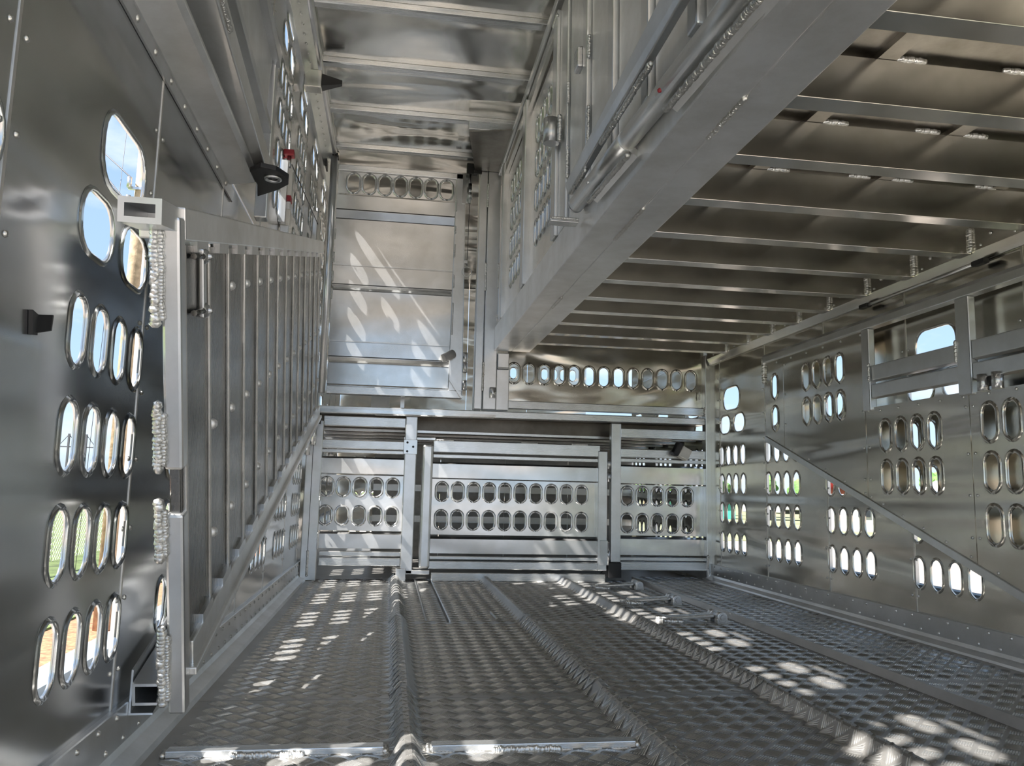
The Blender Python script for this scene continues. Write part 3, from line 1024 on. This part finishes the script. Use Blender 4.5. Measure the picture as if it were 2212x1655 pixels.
# main corner post carrying the upper deck beam
mp = thing('corner_post', 'tall double corner post rising to the roof at the end of the deck beam', 'post', (.56, YG, 1.0))
MB().box(gx(.490), gx(.542), YG - .05, YG + .03, gz(1.03), ROOF_Z).build('post_half', ALU_TUBE, mp, bevel=.005)
MB().box(gx(.5445), gx(.628), YG - .055, YG + .03, gz(1.03), ROOF_Z).build('post_half', ALU_TUBE, mp, bevel=.005)
MB().box(gx(.628), gx(.708), YG - .045, YG + .03, gz(1.03), gz(1.285)).build('lower_block', ALU_TUBE, mp, bevel=.004)
MB().box(gx(.632), gx(.704), YG - .053, YG + .03, gz(1.293), gz(1.385)).build('bearing_block', ALU_TUBE, mp, bevel=.004)
for z0, z1 in ((2.32, 2.47), (1.78, 1.95), (1.15, 1.32)):
    weld((gx(.5433), YG - .054, gz(z0)), (gx(.5433), YG - .054, gz(z1)), .008, mp)
for z0, z1 in ((1.80, 1.95), (1.45, 1.62)):
    weld((gx(.622), YG - .057, gz(z0)), (gx(.622), YG - .057, gz(z1)), .008, mp)
weld((gx(.635), YG - .055, gz(1.29)), (gx(.705), YG - .055, gz(1.29)), .005, mp)
MB().tube((gx(.605), YG - .066, gz(1.10)), (gx(.605), YG - .066, gz(1.165)), .020, 12).build('hinge_knuckle', ALU_TUBE, mp)
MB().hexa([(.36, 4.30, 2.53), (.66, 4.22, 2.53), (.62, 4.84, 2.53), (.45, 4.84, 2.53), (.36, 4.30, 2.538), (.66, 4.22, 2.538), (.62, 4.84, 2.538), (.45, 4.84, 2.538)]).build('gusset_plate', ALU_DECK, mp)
MB().box(.355, .66, 4.27, 4.31, 2.535, 2.585).build('gusset_rail', ALU_TUBE_X, mp, bevel=.003)

# upper door above the nose deck
DY = YG + .025
ud = thing('upper_door', 'tall ribbed upper door with seven ovals across its top', 'door', (0, DY, 1.1))
MB().tube((gx(-.425), DY - .02, gz(1.10)), (gx(-.425), DY - .02, gz(2.605)), .0215, 24).build('hinge_pole', GALV, ud)
MB().box(gx(-.47), gx(-.40), DY - .06, DY + .03, gz(2.59), gz(2.60)).box(gx(-.475), gx(-.465), DY - .06, DY + .03, gz(2.51), gz(2.60)).build('pole_bracket', BLACK, ud)
MB().tube((gx(-.425), DY - .02, gz(2.60)), (gx(-.425), DY - .02, gz(2.625)), .028, 16).build('pole_cap', ALU_LINER, ud)
rail('top_rail', -.40, .40, 2.512, 2.552, ud, DY - .012, DY + .03)
oval_panel(-.395, .35, 2.366, 2.510, [(-.300 + .0975 * i, 2.437, .034, .058) for i in range(7)], ud, y=DY + .002)


def dplank(z0, z1, top=.03, bot=.012, d=.035):
    mb = MB()
    plank(mb, -.40, .345, z0, z1, y=DY, d=d, top=top, bot=bot)
    return mb.build('ribbed_panel', ALU_GATE, ud)


dplank(2.262, 2.362, .006, .004, .03)
dplank(2.212, 2.262, .002, .045, .02)
dplank(1.905, 2.205, .006, .006, .03)
dplank(1.782, 1.905, .004, .004, .014)
dplank(1.752, 1.782, .002, .026, .02)
dplank(1.425, 1.748, .006, .006, .03)
dplank(1.330, 1.425, .004, .004, .014)
dplank(1.296, 1.330, .002, .03, .02)
dplank(1.155, 1.292, .006, .006, .03)
MB().box(gx(-.40), gx(.345), DY + .028, DY + .034, gz(1.12), gz(2.37)).build('backing_sheet', ALU_GATE, ud)
for z in (1.905, 1.425):
    MB().box(gx(-.40), gx(.345), DY - .002, DY + .02, gz(z - .003), gz(z + .006)).build('shelf_rib', ALU_TUBE_X, ud)
rail('bottom_rail', -.40, .42, 1.098, 1.147, ud, DY - .018, DY + .03)
MB().hexa([(gx(.335), DY - .012, gz(1.10)), (gx(.425), DY - .012, gz(1.10)), (gx(.425), DY + .03, gz(1.10)), (gx(.335), DY + .03, gz(1.10)), (gx(.345), DY - .012, gz(2.55)), (gx(.405), DY - .012, gz(2.55)), (gx(.405), DY + .03, gz(2.55)), (gx(.345), DY + .03, gz(2.55))]).build('latch_stile', ALU_TUBE, ud, bevel=.004)
for z0, z1 in ((1.50, 1.70), (2.0, 2.08), (2.3, 2.38), (1.8, 1.88), (2.15, 2.2)):
    weld((gx(.348), DY - .014, gz(z0)), (gx(.348), DY - .014, gz(z1)), .006, ud)
for z in (1.72, 1.83, 1.95, 2.1):
    weld((gx(-.398), DY - .005, gz(z - .03)), (gx(-.398), DY - .005, gz(z + .03)), .006, ud)
MB().bar((gx(.345), DY - .03, gz(1.21)), (gx(.42), DY - .03, gz(1.10)), .03, .012).build('corner_brace', ALU_TUBE, ud)
MB().tube((gx(.295), DY - .07, gz(1.335)), (gx(.36), DY - .03, gz(1.375)), .026, 16).build('latch_handle', CREAM, ud)
for z in (1.355, 1.29, 1.18):
    MB().tube((gx(.435), DY - .03, gz(z - .03)), (gx(.435), DY - .03, gz(z + .03)), .014, 12).build('latch_barrel', STEEL, ud)
MB().box(gx(.385), gx(.425), DY - .02, DY - .012, gz(2.35), gz(2.55)).build('latch_plate', ALU_GATE, ud)

# spring latch and pull cable at the door's top corner
sl = thing('spring_latch', 'black spring latch block at the top right corner of the ribbed upper door', 'latch', (.45, YG - .02, 2.55))
MB().box(gx(.405), gx(.475), YG - .05, YG - .01, gz(2.53), gz(2.60)).build('block', BLACK, sl, bevel=.003)
MB().box(gx(.45), gx(.50), YG - .062, YG - .05, gz(2.53), gz(2.62)).build('plate', BLACK, sl)
MB().tube((gx(.43), YG - .03, gz(2.34)), (gx(.43), YG - .03, gz(2.53)), .008, 10).build('plunger', STEEL, sl)
MB().tube((gx(.43), YG - .03, gz(2.37)), (gx(.43), YG - .03, gz(2.41)), .015, 12).build('collar', STEEL, sl)
MB().tube((gx(.43), YG - .03, gz(2.43)), (gx(.43), YG - .03, gz(2.47)), .012, 12).build('spring', BLACK, sl)
MB().tube((gx(.43), YG - .03, gz(2.34)), (gx(.425), YG - .03, gz(1.93)), .0018, 6).build('cable', WIRE, sl)
MB().ring((gx(.425), YG - .03, gz(1.895)), (0.1, 1, 0), .030, .0022).build('pull_ring', STEEL, sl)
MB().box(gx(.41), gx(.427), YG - .04, YG - .02, gz(1.945), gz(1.965)).build('cable_clip', STEEL, sl)

# ------------------------------------------------------------------ upper deck on the right
dk = thing('upper_deck', 'upper deck on cross joists covering the right half of the bay', 'deck', (1.3, 2.5, 1.45))
ds = MB().box(.66, XR - .02, -.5, YG, 1.512, 1.520)
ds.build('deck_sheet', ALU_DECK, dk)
JY = [-.31, 0., .31, .62, .93, 1.24, 1.555, 1.865, 2.178, 2.49, 2.80, 3.11, 3.41, 3.69, 3.97, 4.26, 4.56]
j = MB().prism([(.80, -.028, 1.392), (.80, .028, 1.392), (.80, .028, 1.398), (.80, .004, 1.40), (.80, .004, 1.49), (.80, .03, 1.492), (.80, .03, 1.498), (.80, -.028, 1.498)], (XR - .83, 0, 0))
jo = j.build('joist', ALU_JOIST, dk, bevel=.0015)
j_base = Vector(jo.location)
for i, y in enumerate(JY):
    if i == 0:
        jo.location = j_base + Vector((0, y, 0))
    else:
        c = jo.copy()
        c.location = j_base + Vector((0, y, 0))
        COL.objects.link(c)
# stringers between joists and sheet
for x in (1.02, 1.42, 1.80):
    MB().box(x, x + .045, -.4, YG - .1, 1.498, 1.512).build('stringer', ALU_DECK, dk)
wp = weld((0, 0, 0), (.065, 0, 0), .0075, dk)
wp.location = (0, 0, 0)
base = dk.location
first = True
for y in JY:
    if y < 1.2:
        continue
    for x in (1.07, 1.33, 1.47, 1.75):
        if y > 3.2 and x in (1.33, 1.75):
            continue
        c = wp if first else wp.copy()
        if not first:
            COL.objects.link(c)
        first = False
        c.matrix_basis = Matrix.Translation(Vector((x, y - .028, 1.503)) )
we = weld((0, 0, 0), (0, 0, .075), .008, dk, name='end_weld')
first = True
for y in JY:
    if y < 1.8:
        continue
    c = we if first else we.copy()
    if not first:
        COL.objects.link(c)
    first = False
    c.matrix_basis = Matrix.Translation(Vector((XR - .035, y - .032, 1.405)))
MB().prism([(XR - .002, -.5, 1.362), (XR - .012, -.5, 1.362), (XR - .030, -.5, 1.40), (XR - .030, -.5, 1.512), (XR - .002, -.5, 1.512)], (0, YG + .45, 0)).build('wall_ledger', ALU_LINER, dk, bevel=.002)
mb = MB()
for y in np.arange(1.9, 4.8, .155):
    mb.dome((XR - .031, y, 1.44), (-1, 0, 0), .0065, .005, 7)
    mb.dome((XR - .031, y + .05, 1.412), (-1, 0, 0), .005, .004, 7)
mb.build('rivet_row', RIVET, dk, kind='stuff')
# twin-tube edge beam
for a, b, na, nb_ in ((.602, .7095, .030, .018), (.7105, .822, .018, .008)):
    MB().hexa([(a, YG - .06, 1.388), (b, YG - .06, 1.388), (b + nb_, -.5, 1.388), (a + na, -.5, 1.388), (a, YG - .06, 1.535), (b, YG - .06, 1.51), (b + nb_, -.5, 1.51), (a + na, -.5, 1.535)]).build('edge_beam', ALU_BEAM, dk, bevel=.0035)
for y0, y1 in ((2.55, 2.25), (1.75, 1.55), (3.6, 3.4)):
    weld((.7105 + (YG - y0) * .003, y0, 1.388), (.7105 + (YG - y1) * .003, y1, 1.388), .008, dk)
MB().box(.64, .655, -.45, YG - .1, 1.535, 1.555).build('toe_strip', ALU_TUBE, dk)

# ------------------------------------------------------------------ divider wall above the beam
dv = thing('divider_wall', 'upright divider wall of posts and slotted sheets standing on the deck beam', 'wall', (.63, 3.4, 1.54))
DX = .62


def dpost(y0, y1, z0=1.54, z1=2.50, d0=-.02, d1=.03, mat=None, name='post'):
    return MB().box(DX + d0, DX + d1, y0, y1, z0, z1).build(name, mat or ALU_TUBE, dv, bevel=.005)


dpost(4.60, 4.68)
dpost(4.69, 4.80, d0=.0)
dpost(3.80, 3.885)
dpost(3.89, 3.93, d0=.004)
dpost(3.02, 3.10)
dpost(2.88, 3.015, d0=-.006)
# top rail in two strips
MB().hexa([(DX - .025, YG - .1, 2.49), (DX + .03, YG - .1, 2.49), (DX + .03, 1.0, 2.56), (DX - .025, 1.0, 2.56), (DX - .025, YG - .1, 2.525), (DX + .03, YG - .1, 2.525), (DX + .03, 1.0, 2.60), (DX - .025, 1.0, 2.60)]).build('top_rail', ALU_TUBE, dv, bevel=.004)
MB().hexa([(DX - .01, YG - .12, 2.42), (DX + .02, YG - .12, 2.42), (DX + .02, 3.1, 2.45), (DX - .01, 3.1, 2.45), (DX - .01, YG - .12, 2.485), (DX + .02, YG - .12, 2.485), (DX + .02, 3.1, 2.51), (DX - .01, 3.1, 2.51)]).build('top_flange', ALU_LINER, dv)
# perforated sheets (facing -x): u = -y
for ya, yb, y0 in ((3.93, 4.60, 4.03), (3.10, 3.80, 3.22)):
    hs = [(-(y0 + .098 * i), z, .027, .058, .027) for i in range(5) for z in (2.255, 2.085, 1.915, 1.745)]
    mb = MB()
    perforated(mb, (DX + .012, 0, 0), (0, -1, 0), (0, 0, 1), [(-yb, 1.54), (-ya, 1.54), (-ya, 2.42), (-yb, 2.42)], hs, .005, .012, .006)
    mb.build('slotted_sheet', ALU_GATE, dv)
# upright planks of the near section
y = 2.86
k = 0
while y > .6:
    w = .25 if k % 2 == 0 else .06
    MB().box(DX + (.004 if k % 2 == 0 else -.012), DX + .03, y - w, y, 1.54, 2.56).build('upright_plank' if k % 2 == 0 else 'plank_rib', ALU_BEAM if k % 2 == 0 else ALU_TUBE, dv, bevel=.006)
    y -= w + .012
    k += 1
for yy in (2.86, 2.53):
    weld((DX - .004, yy + .005, 1.72), (DX - .004, yy + .005, 1.84), .007, dv)
    weld((DX - .004, yy + .005, 2.02), (DX - .004, yy + .005, 2.10), .007, dv)
weld((DX - .02, 3.1, 2.47), (DX - .02, 3.02, 2.47), .008, dv)
MB().box(DX - .03, DX - .004, 2.60, 2.66, 2.02, 2.10).build('plank_hook', STEEL, dv, bevel=.008)
MB().tube((DX - .045, 2.98, 1.90), (DX - .045, 2.98, 2.0), .032, 16).build('hinge_knuckle', ALU_TUBE, dv)
weld((DX - .02, 2.94, 1.90), (DX - .02, 2.94, 2.0), .010, dv)

# round sliding bar with its welded-on flat bar
sb = thing('slide_bar', 'round steel slide bar in welded sleeves along the deck beam', 'bar', (.58, 1.9, 1.48))
P0, P1 = Vector((.588, 2.58, 1.508)), Vector((.600, .6, 1.400))


def along(t):
    return P0.lerp(P1, t)


MB().tube(P0, P1, .027, 24).build('bar', ALU_Y, sb)
MB().tube(P0 + Vector((0, .006, 0)), P0 + Vector((0, -.01, 0)), .0275, 20).build('bar_end', STEEL, sb)
for a, b in ((.09, .30), (.45, .85)):
    MB().tube(along(a), along(b), .0288, 24).build('sleeve', ALU_Y, sb)
    dd = Vector((.022, 0, -.035))
    MB().hexa([along(a) + Vector((-.012, 0, -.02)), along(b) + Vector((-.012, 0, -.02)), along(b) + Vector((.02, 0, -.02)), along(a) + Vector((.02, 0, -.02)), along(a) + dd * 1.4, along(b) + dd * 1.4, along(b) + dd * 1.4 + Vector((.02, 0, 0)), along(a) + dd * 1.4 + Vector((.02, 0, 0))]).build('sleeve_saddle', ALU_BEAM, sb)
    weld(along(a) + Vector((.0, 0, -.042)), along(b) + Vector((.0, 0, -.042)), .009, sb)
for tt, mt in ((.14, STEEL), (.47, RED)):
    MB().dome(along(tt) + Vector((-.028, 0, -.016)), (-1, 0, -.5), .006, .007, 8).build('grease_nipple', mt, sb)
fb = thing('flat_bar', 'long flat bar welded above the round slide bar', 'bar', (.59, 2, 1.6))
MB().hexa([(.566, 2.62, 1.556), (.590, 2.62, 1.556), (.594, .5, 1.612), (.575, .5, 1.612), (.556, 2.62, 1.594), (.590, 2.62, 1.594), (.594, .5, 1.715), (.560, .5, 1.715)]).build('bar', ALU_Y, fb, bevel=.003)
weld((.575, 2.60, 1.557), (.575, 2.4, 1.558), .009, fb)
weld((.576, 2.2, 1.560), (.578, 1.75, 1.563), .009, fb)
sh = thing('stop_tab', 'small flat stop tab sticking out below the end of the round slide bar', 'tab', (.58, 2.62, 1.43))
MB().box(.505, .603, 2.60, 2.65, 1.452, 1.462).build('tab', ALU_TUBE_X, sh, bevel=.002)
weld((.51, 2.598, 1.463), (.60, 2.598, 1.463), .005, sh)

# ------------------------------------------------------------------ right wall liner
LX = XR - .06
ln = thing('ramp_guard', 'slotted ramp guard with slanting lower edge standing off the right wall', 'panel', (LX, 2.8, .8))


def edge_z(y):
    return .848 - (3.983 - y) * .3452


def liner(y0, y1, z_top, slots, nm='guard_sheet'):
    hs = [(-a, b, .0305, .058, .0305) for a, b in slots]
    mb = MB()
    perforated(mb, (LX, 0, 0), (0, -1, 0), (0, 0, 1), [(-y1, edge_z(y1)), (-y0, edge_z(y0)), (-y0, z_top), (-y1, z_top)], hs, .005, .014, .006, 5)
    mb.build(nm, ALU_LINER, ln)


liner(3.785, 3.985, 1.25, [(3.878, 1.103), (3.878, .938)])
liner(3.083, 3.781, 1.25, [(3.56 - .0975 * i, z) for i in range(4) for z in (1.11, .945)])
liner(2.474, 3.079, .912, [(2.95 - .0975 * i, z) for i in range(4) for z in (.791, .629)])
liner(1.866, 2.470, .906, [(2.384 - .0975 * i, z) for i in range(4) for z in (.800, .636, .466)])
liner(1.258, 1.862, .90, [(1.774 - .0975 * i, z) for i in range(4) for z in (.80, .636, .466, .30)])
liner(.6, 1.254, .90, [(1.166 - .0975 * i, z) for i in range(4) for z in (.80, .636, .466, .30)])
MB().hexa([(LX - .006, 3.985, edge_z(3.985) - .022), (LX + .02, 3.985, edge_z(3.985) - .022), (LX + .02, .6, edge_z(.6) - .022), (LX - .006, .6, edge_z(.6) - .022), (LX - .006, 3.985, edge_z(3.985) + .006), (LX + .02, 3.985, edge_z(3.985) + .006), (LX + .02, .6, edge_z(.6) + .006), (LX - .006, .6, edge_z(.6) + .006)]).build('slant_edge', ALU_Y, ln)
MB().prism([(LX - .012, -.5, 1.24), (LX + .03, -.5, 1.24), (LX + .03, -.5, 1.285), (LX - .004, -.5, 1.285), (LX - .012, -.5, 1.27)], (0, 4.49, 0)).build('top_rail', ALU_Y, ln, bevel=.003)
for y0, y1 in ((3.03, 3.083), (2.444, 2.510), (1.82, 1.88), (1.2, 1.26)):
    MB().box(LX - .010, LX + .02, y0, y1, .90, 1.24).build('post', ALU_TUBE, ln, bevel=.004)
for ya, yb in ((2.512, 3.028), (1.882, 2.442), (1.262, 1.818)):
    for z0, z1 in ((1.022, 1.088), (.952, 1.010)):
        MB().prism([(LX - .004, ya, z0), (LX + .016, ya, z0 - .006), (LX + .016, ya, z1), (LX - .004, ya, z1 - .006)], (0, yb - ya, 0)).build('slat', ALU_Y, ln, bevel=.002)
mb = MB()
for y, zz in ((3.06, (.9, .75, .62, .55)), (3.10, (.9, .75, .62)), (2.455, (.86, .7, .56, .42)), (2.49, (.86, .7, .56, .42)), (3.77, (1.2, 1.05, .9))):
    for z in zz:
        mb.dome((LX - .0005, y, z), (-1, 0, 0), .0055, .004, 7)
for y in np.arange(1.9, 3.0, .12):
    mb.dome((LX - .0005, y, .895), (-1, 0, 0), .0055, .004, 7)
    mb.dome((LX - .0005, y, edge_z(y) + .02), (-1, 0, 0), .0055, .004, 7)
for y in np.arange(3.1, 3.95, .15):
    mb.dome((LX - .0005, y, 1.225), (-1, 0, 0), .0055, .004, 7)
    mb.dome((LX - .0005, y, edge_z(y) + .02), (-1, 0, 0), .0055, .004, 7)
mb.build('rivet_row', RIVET, ln, kind='stuff')
weld((LX - .004, 3.99, 1.14), (LX - .004, 3.99, 1.26), .012, ln)
weld((LX - .012, 3.03, 1.02), (LX - .012, 3.03, 1.09), .006, ln)
weld((LX - .012, 2.512, 1.02), (LX - .012, 2.512, 1.09), .006, ln)
gl = thing('guard_latch', 'black and bright latch barrels in the right bay of the slotted ramp guard', 'latch', (LX, 2.36, .95))
for y in (2.40, 2.335):
    MB().tube((LX - .002, y, .905), (LX - .002, y, .960), .018, 14).build('barrel', STEEL, gl)
MB().box(LX, LX + .015, 2.33, 2.41, .92, .965).build('block', BLACK, gl)
t = thing('gas_strut', 'thin strut with black end fittings under the right deck ledger', 'strut', (XR - .03, 2.8, 1.36))
MB().tube((XR - .035, 2.42, 1.352), (XR - .035, 3.10, 1.352), .006, 8).build('rod', ALU_TUBE, t)
for y in (2.42, 3.10):
    MB().box(XR - .045, XR - .02, y - .03, y + .03, 1.343, 1.361).build('end_fitting', BLACK, t, bevel=.003)

# ------------------------------------------------------------------ outdoors
GZ = -1.0


def ground(name, x0, x1, y0, y1, z, mat):
    o = MB().box(x0, x1, y0, y1, z - .2, z).build(name, mat)
    o['kind'] = 'structure'
    return o


ground('ground_gravel', -2.35, 200, -60, 300, GZ, GRAVEL)
ground('ground_grass', -200, -3.3, -60, 300, GZ + .08, GRASS)
ground('ground_mulch', -3.3, -2.62, -60, 300, GZ + .06, MULCH)
ground('ground_kerb', -2.62, -2.35, -60, 300, GZ + .10, KERB)

ground('ground_verge', 9.0, 200, 27, 300, GZ + .02, VERGE)

# chain-link fence
cf = thing('chain_fence', 'chain link fence beyond the grass on the left', 'fence', (-6, 15, GZ))
mb = MB()
y = 4.0
while y < 30:
    for s in (1, -1):
        mb.bar((-6, y, GZ + .08), (-6, y + s * 1.35, GZ + 1.43), .006, .006)
    y += .11
mb.build('wire_mesh', STEEL, cf, kind='stuff')
for y in (4, 7, 10, 13, 16, 19, 22, 25, 28):
    MB().tube((-6.04, y, GZ), (-6.04, y, GZ + 1.5), .03, 8).build('fence_post', STEEL, cf)
MB().tube((-6.03, 3.5, GZ + 1.45), (-6.03, 30, GZ + 1.45), .022, 8).build('top_rail', STEEL, cf)

up_ = thing('utility_pole', 'weathered wooden utility pole beyond the left wall holes', 'pole', (-2.78, 8.9, GZ))
MB().tube((-2.78, 8.9, GZ), (-2.72, 8.9, 9.5), .10, 20, .075).build('shaft', WOOD, up_)
MB().box(-3.35, -2.15, 8.76, 8.84, 8.3, 8.42).build('cross_arm', WOOD, up_)
for z in (3.70, 3.50):
    MB().tube((-2.87, 8.78, z - .05), (-2.87, 8.78, z + .06), .026, 10).build('insulator', STEEL, up_)
    MB().box(-2.89, -2.74, 8.80, 8.84, z - .06, z - .03).build('insulator_arm', STEEL, up_)
MB().tube((-2.60, 8.83, GZ), (-2.60, 8.83, 7.5), .022, 8).build('conduit', CREAM, up_)
for k, (a, b, lab) in enumerate((((-6.42, 16.0, 7.45), (-2.86, 8.78, 3.76),  'overhead wire seen crossing the large left opening, upper'),
                                 ((-6.41, 16.0, 7.28), (-2.93, 8.77, 3.54),  'overhead wire seen crossing the large left opening, lower'),
                                 ((-4.0, 12, 6.6), (-4.18, 12.0, -.95),  'steep thin guy wire behind the wooden utility pole'))):
    tag(MB().tube(a, b, .0075 if k < 2 else .004, 6).build('overhead_wire', WIRE), lab, 'wire', 'overhead wires')
for px, py, lab in ((-41.4, 112.6, 'left one of two distant power pylons seen through the left slots'), (-39.5, 113.3, 'right one of two distant power pylons seen through the left slots')):
    t = thing('power_pylon', lab, 'pylon', (px, py, GZ), 'distant power pylons')
    MB().bar((px, py, GZ), (px, py, 6.6), .22, .22).build('mast', WIRE, t)
    MB().bar((px - 1.25, py, 4.9), (px + 1.25, py, 4.9), .14, .14).build('cross_arm', WIRE, t)
    MB().bar((px - 1.25, py, 4.9), (px, py, 6.5), .07, .07).build('brace', WIRE, t)
    MB().bar((px + 1.25, py, 4.9), (px, py, 6.5), .07, .07).build('brace', WIRE, t)


def foliage(c, r, seed):
    rnd = random.Random(seed)
    bm = bmesh.new()
    for k in range(16):
        a = rnd.uniform(0, 6.28)
        rr = r * rnd.uniform(.1, .62)
        p = Vector((c[0] + rr * math.cos(a), c[1] + rr * math.sin(a), c[2] + rnd.uniform(-.35, .55) * r))
        g = bmesh.ops.create_icosphere(bm, subdivisions=2, radius=r * rnd.uniform(.3, .5), matrix=Matrix.Translation(p))
        for v in g['verts']:
            v.co += Vector((rnd.uniform(-1, 1), rnd.uniform(-1, 1), rnd.uniform(-1, 1))) * r * .06
    return bm


def tree(x, y, r, h, lab, seed):
    t = thing('tree', lab, 'tree', (x, y, GZ), 'trees beyond the yard')
    MB().tube((x, y, GZ), (x, y, GZ + h - r * .5), .16, 10, .1).build('trunk', BARK, t)
    bm = foliage((x, y, GZ + h - r * .6), r, seed)
    me = bpy.data.meshes.new('foliage')
    bmesh.ops.translate(bm, verts=bm.verts, vec=-Vector(t.location))
    bm.to_mesh(me)
    bm.free()
    me.materials.append(LEAF)
    o = bpy.data.objects.new('foliage', me)
    COL.objects.link(o)
    o.parent = t


for k in range(26):
    tree(20 + 2.5 * k, 62 - 1.7 * k + (k % 3), 1.15 + .1 * (k % 3), 2.9 + .4 * (k % 2), 'bushy green tree in the row at the back of the yard', k + 3)

# yard buildings and vehicles
b = thing('teal_shed', 'teal green shed seen through the farthest right slots', 'building', (20.5, 52, GZ))
MB().box(18.6, 22.6, 51, 54, GZ, .10).build('walls', TEAL, b)
MB().prism([(18.3, 50.8, .10), (22.9, 50.8, .10), (20.6, 50.8, .45)], (0, 3.4, 0)).build('roof', CREAM, b)
MB().box(20.0, 21.2, 50.96, 51.0, GZ, -.1).build('shed_door', CREAM, b)
b = thing('red_barn', 'white barn with a red roof seen through the right slots', 'building', (22.5, 34, GZ))
MB().box(21.4, 24.0, 35.5, 38, GZ, .75).build('walls', CREAM, b)
MB().prism([(21.2, 35.2, .75), (24.2, 35.2, .75), (24.2, 36.75, 1.5), (21.2, 36.75, 1.5)], (0, 0, .1)).prism([(21.2, 38.3, .75), (24.2, 38.3, .75), (24.2, 36.75, 1.5), (21.2, 36.75, 1.5)], (0, 0, .1)).build('roof', REDROOF, b)
for x in (21.8, 23.0):
    MB().box(x, x + .6, 35.45, 35.5, -.3, .4).build('barn_window', GLASS, b)
b = thing('white_shed', 'low white shed to the right of the red-roofed barn', 'building', (29, 36, GZ))
MB().box(26.5, 33, 34, 38, GZ, .7).build('walls', CREAM, b)
MB().prism([(26.2, 33.7, .7), (26.2, 38.3, .7), (26.2, 36, 1.5)], (7.1, 0, 0)).build('roof', CREAM, b)
for x in (27.5, 30.0):
    MB().box(x, x + 1.4, 33.95, 34.0, GZ, .2).build('shed_door', GLASS, b)


def truck(x, y, lab, body):
    t = thing('truck', lab, 'truck', (x, y, GZ))
    MB().box(x, x + 5.2, y, y + 2.2, GZ + .7, GZ + 1.75).build('cargo_box', body, t, bevel=.05)
    cb = MB().prism([(x - 1.9, y + .05, GZ + .5), (x - .1, y + .05, GZ + .5), (x - .1, y + .05, GZ + 1.7), (x - .9, y + .05, GZ + 1.7), (x - 1.3, y + .05, GZ + 1.15), (x - 1.9, y + .05, GZ + 1.0)], (0, 2.1, 0)).build('cab', CREAM, t, bevel=.04)
    MB().prism([(x - 1.15, y + .03, GZ + 1.18), (x - .35, y + .03, GZ + 1.18), (x - .35, y + .03, GZ + 1.6), (x - .85, y + .03, GZ + 1.6)], (0, .03, 0)).build('cab_window', GLASS, cb)
    MB().box(x - .1, x + 5.2, y + .3, y + 1.9, GZ + .45, GZ + .7).build('chassis', BLACK, t)
    for wx in (x - 1.0, x + 3.2, x + 4.3):
        for wy in (y, y + 1.9):
            MB().tube((wx, wy, GZ + .36), (wx, wy + .25, GZ + .36), .36, 16).build('wheel', BLACK, t)


truck(25.5, 50.0, 'white box truck parked in the yard beyond the right wall', CREAM)
truck(27.0, 27.0, 'dark brown truck parked in the yard beyond the right wall', BRICK)
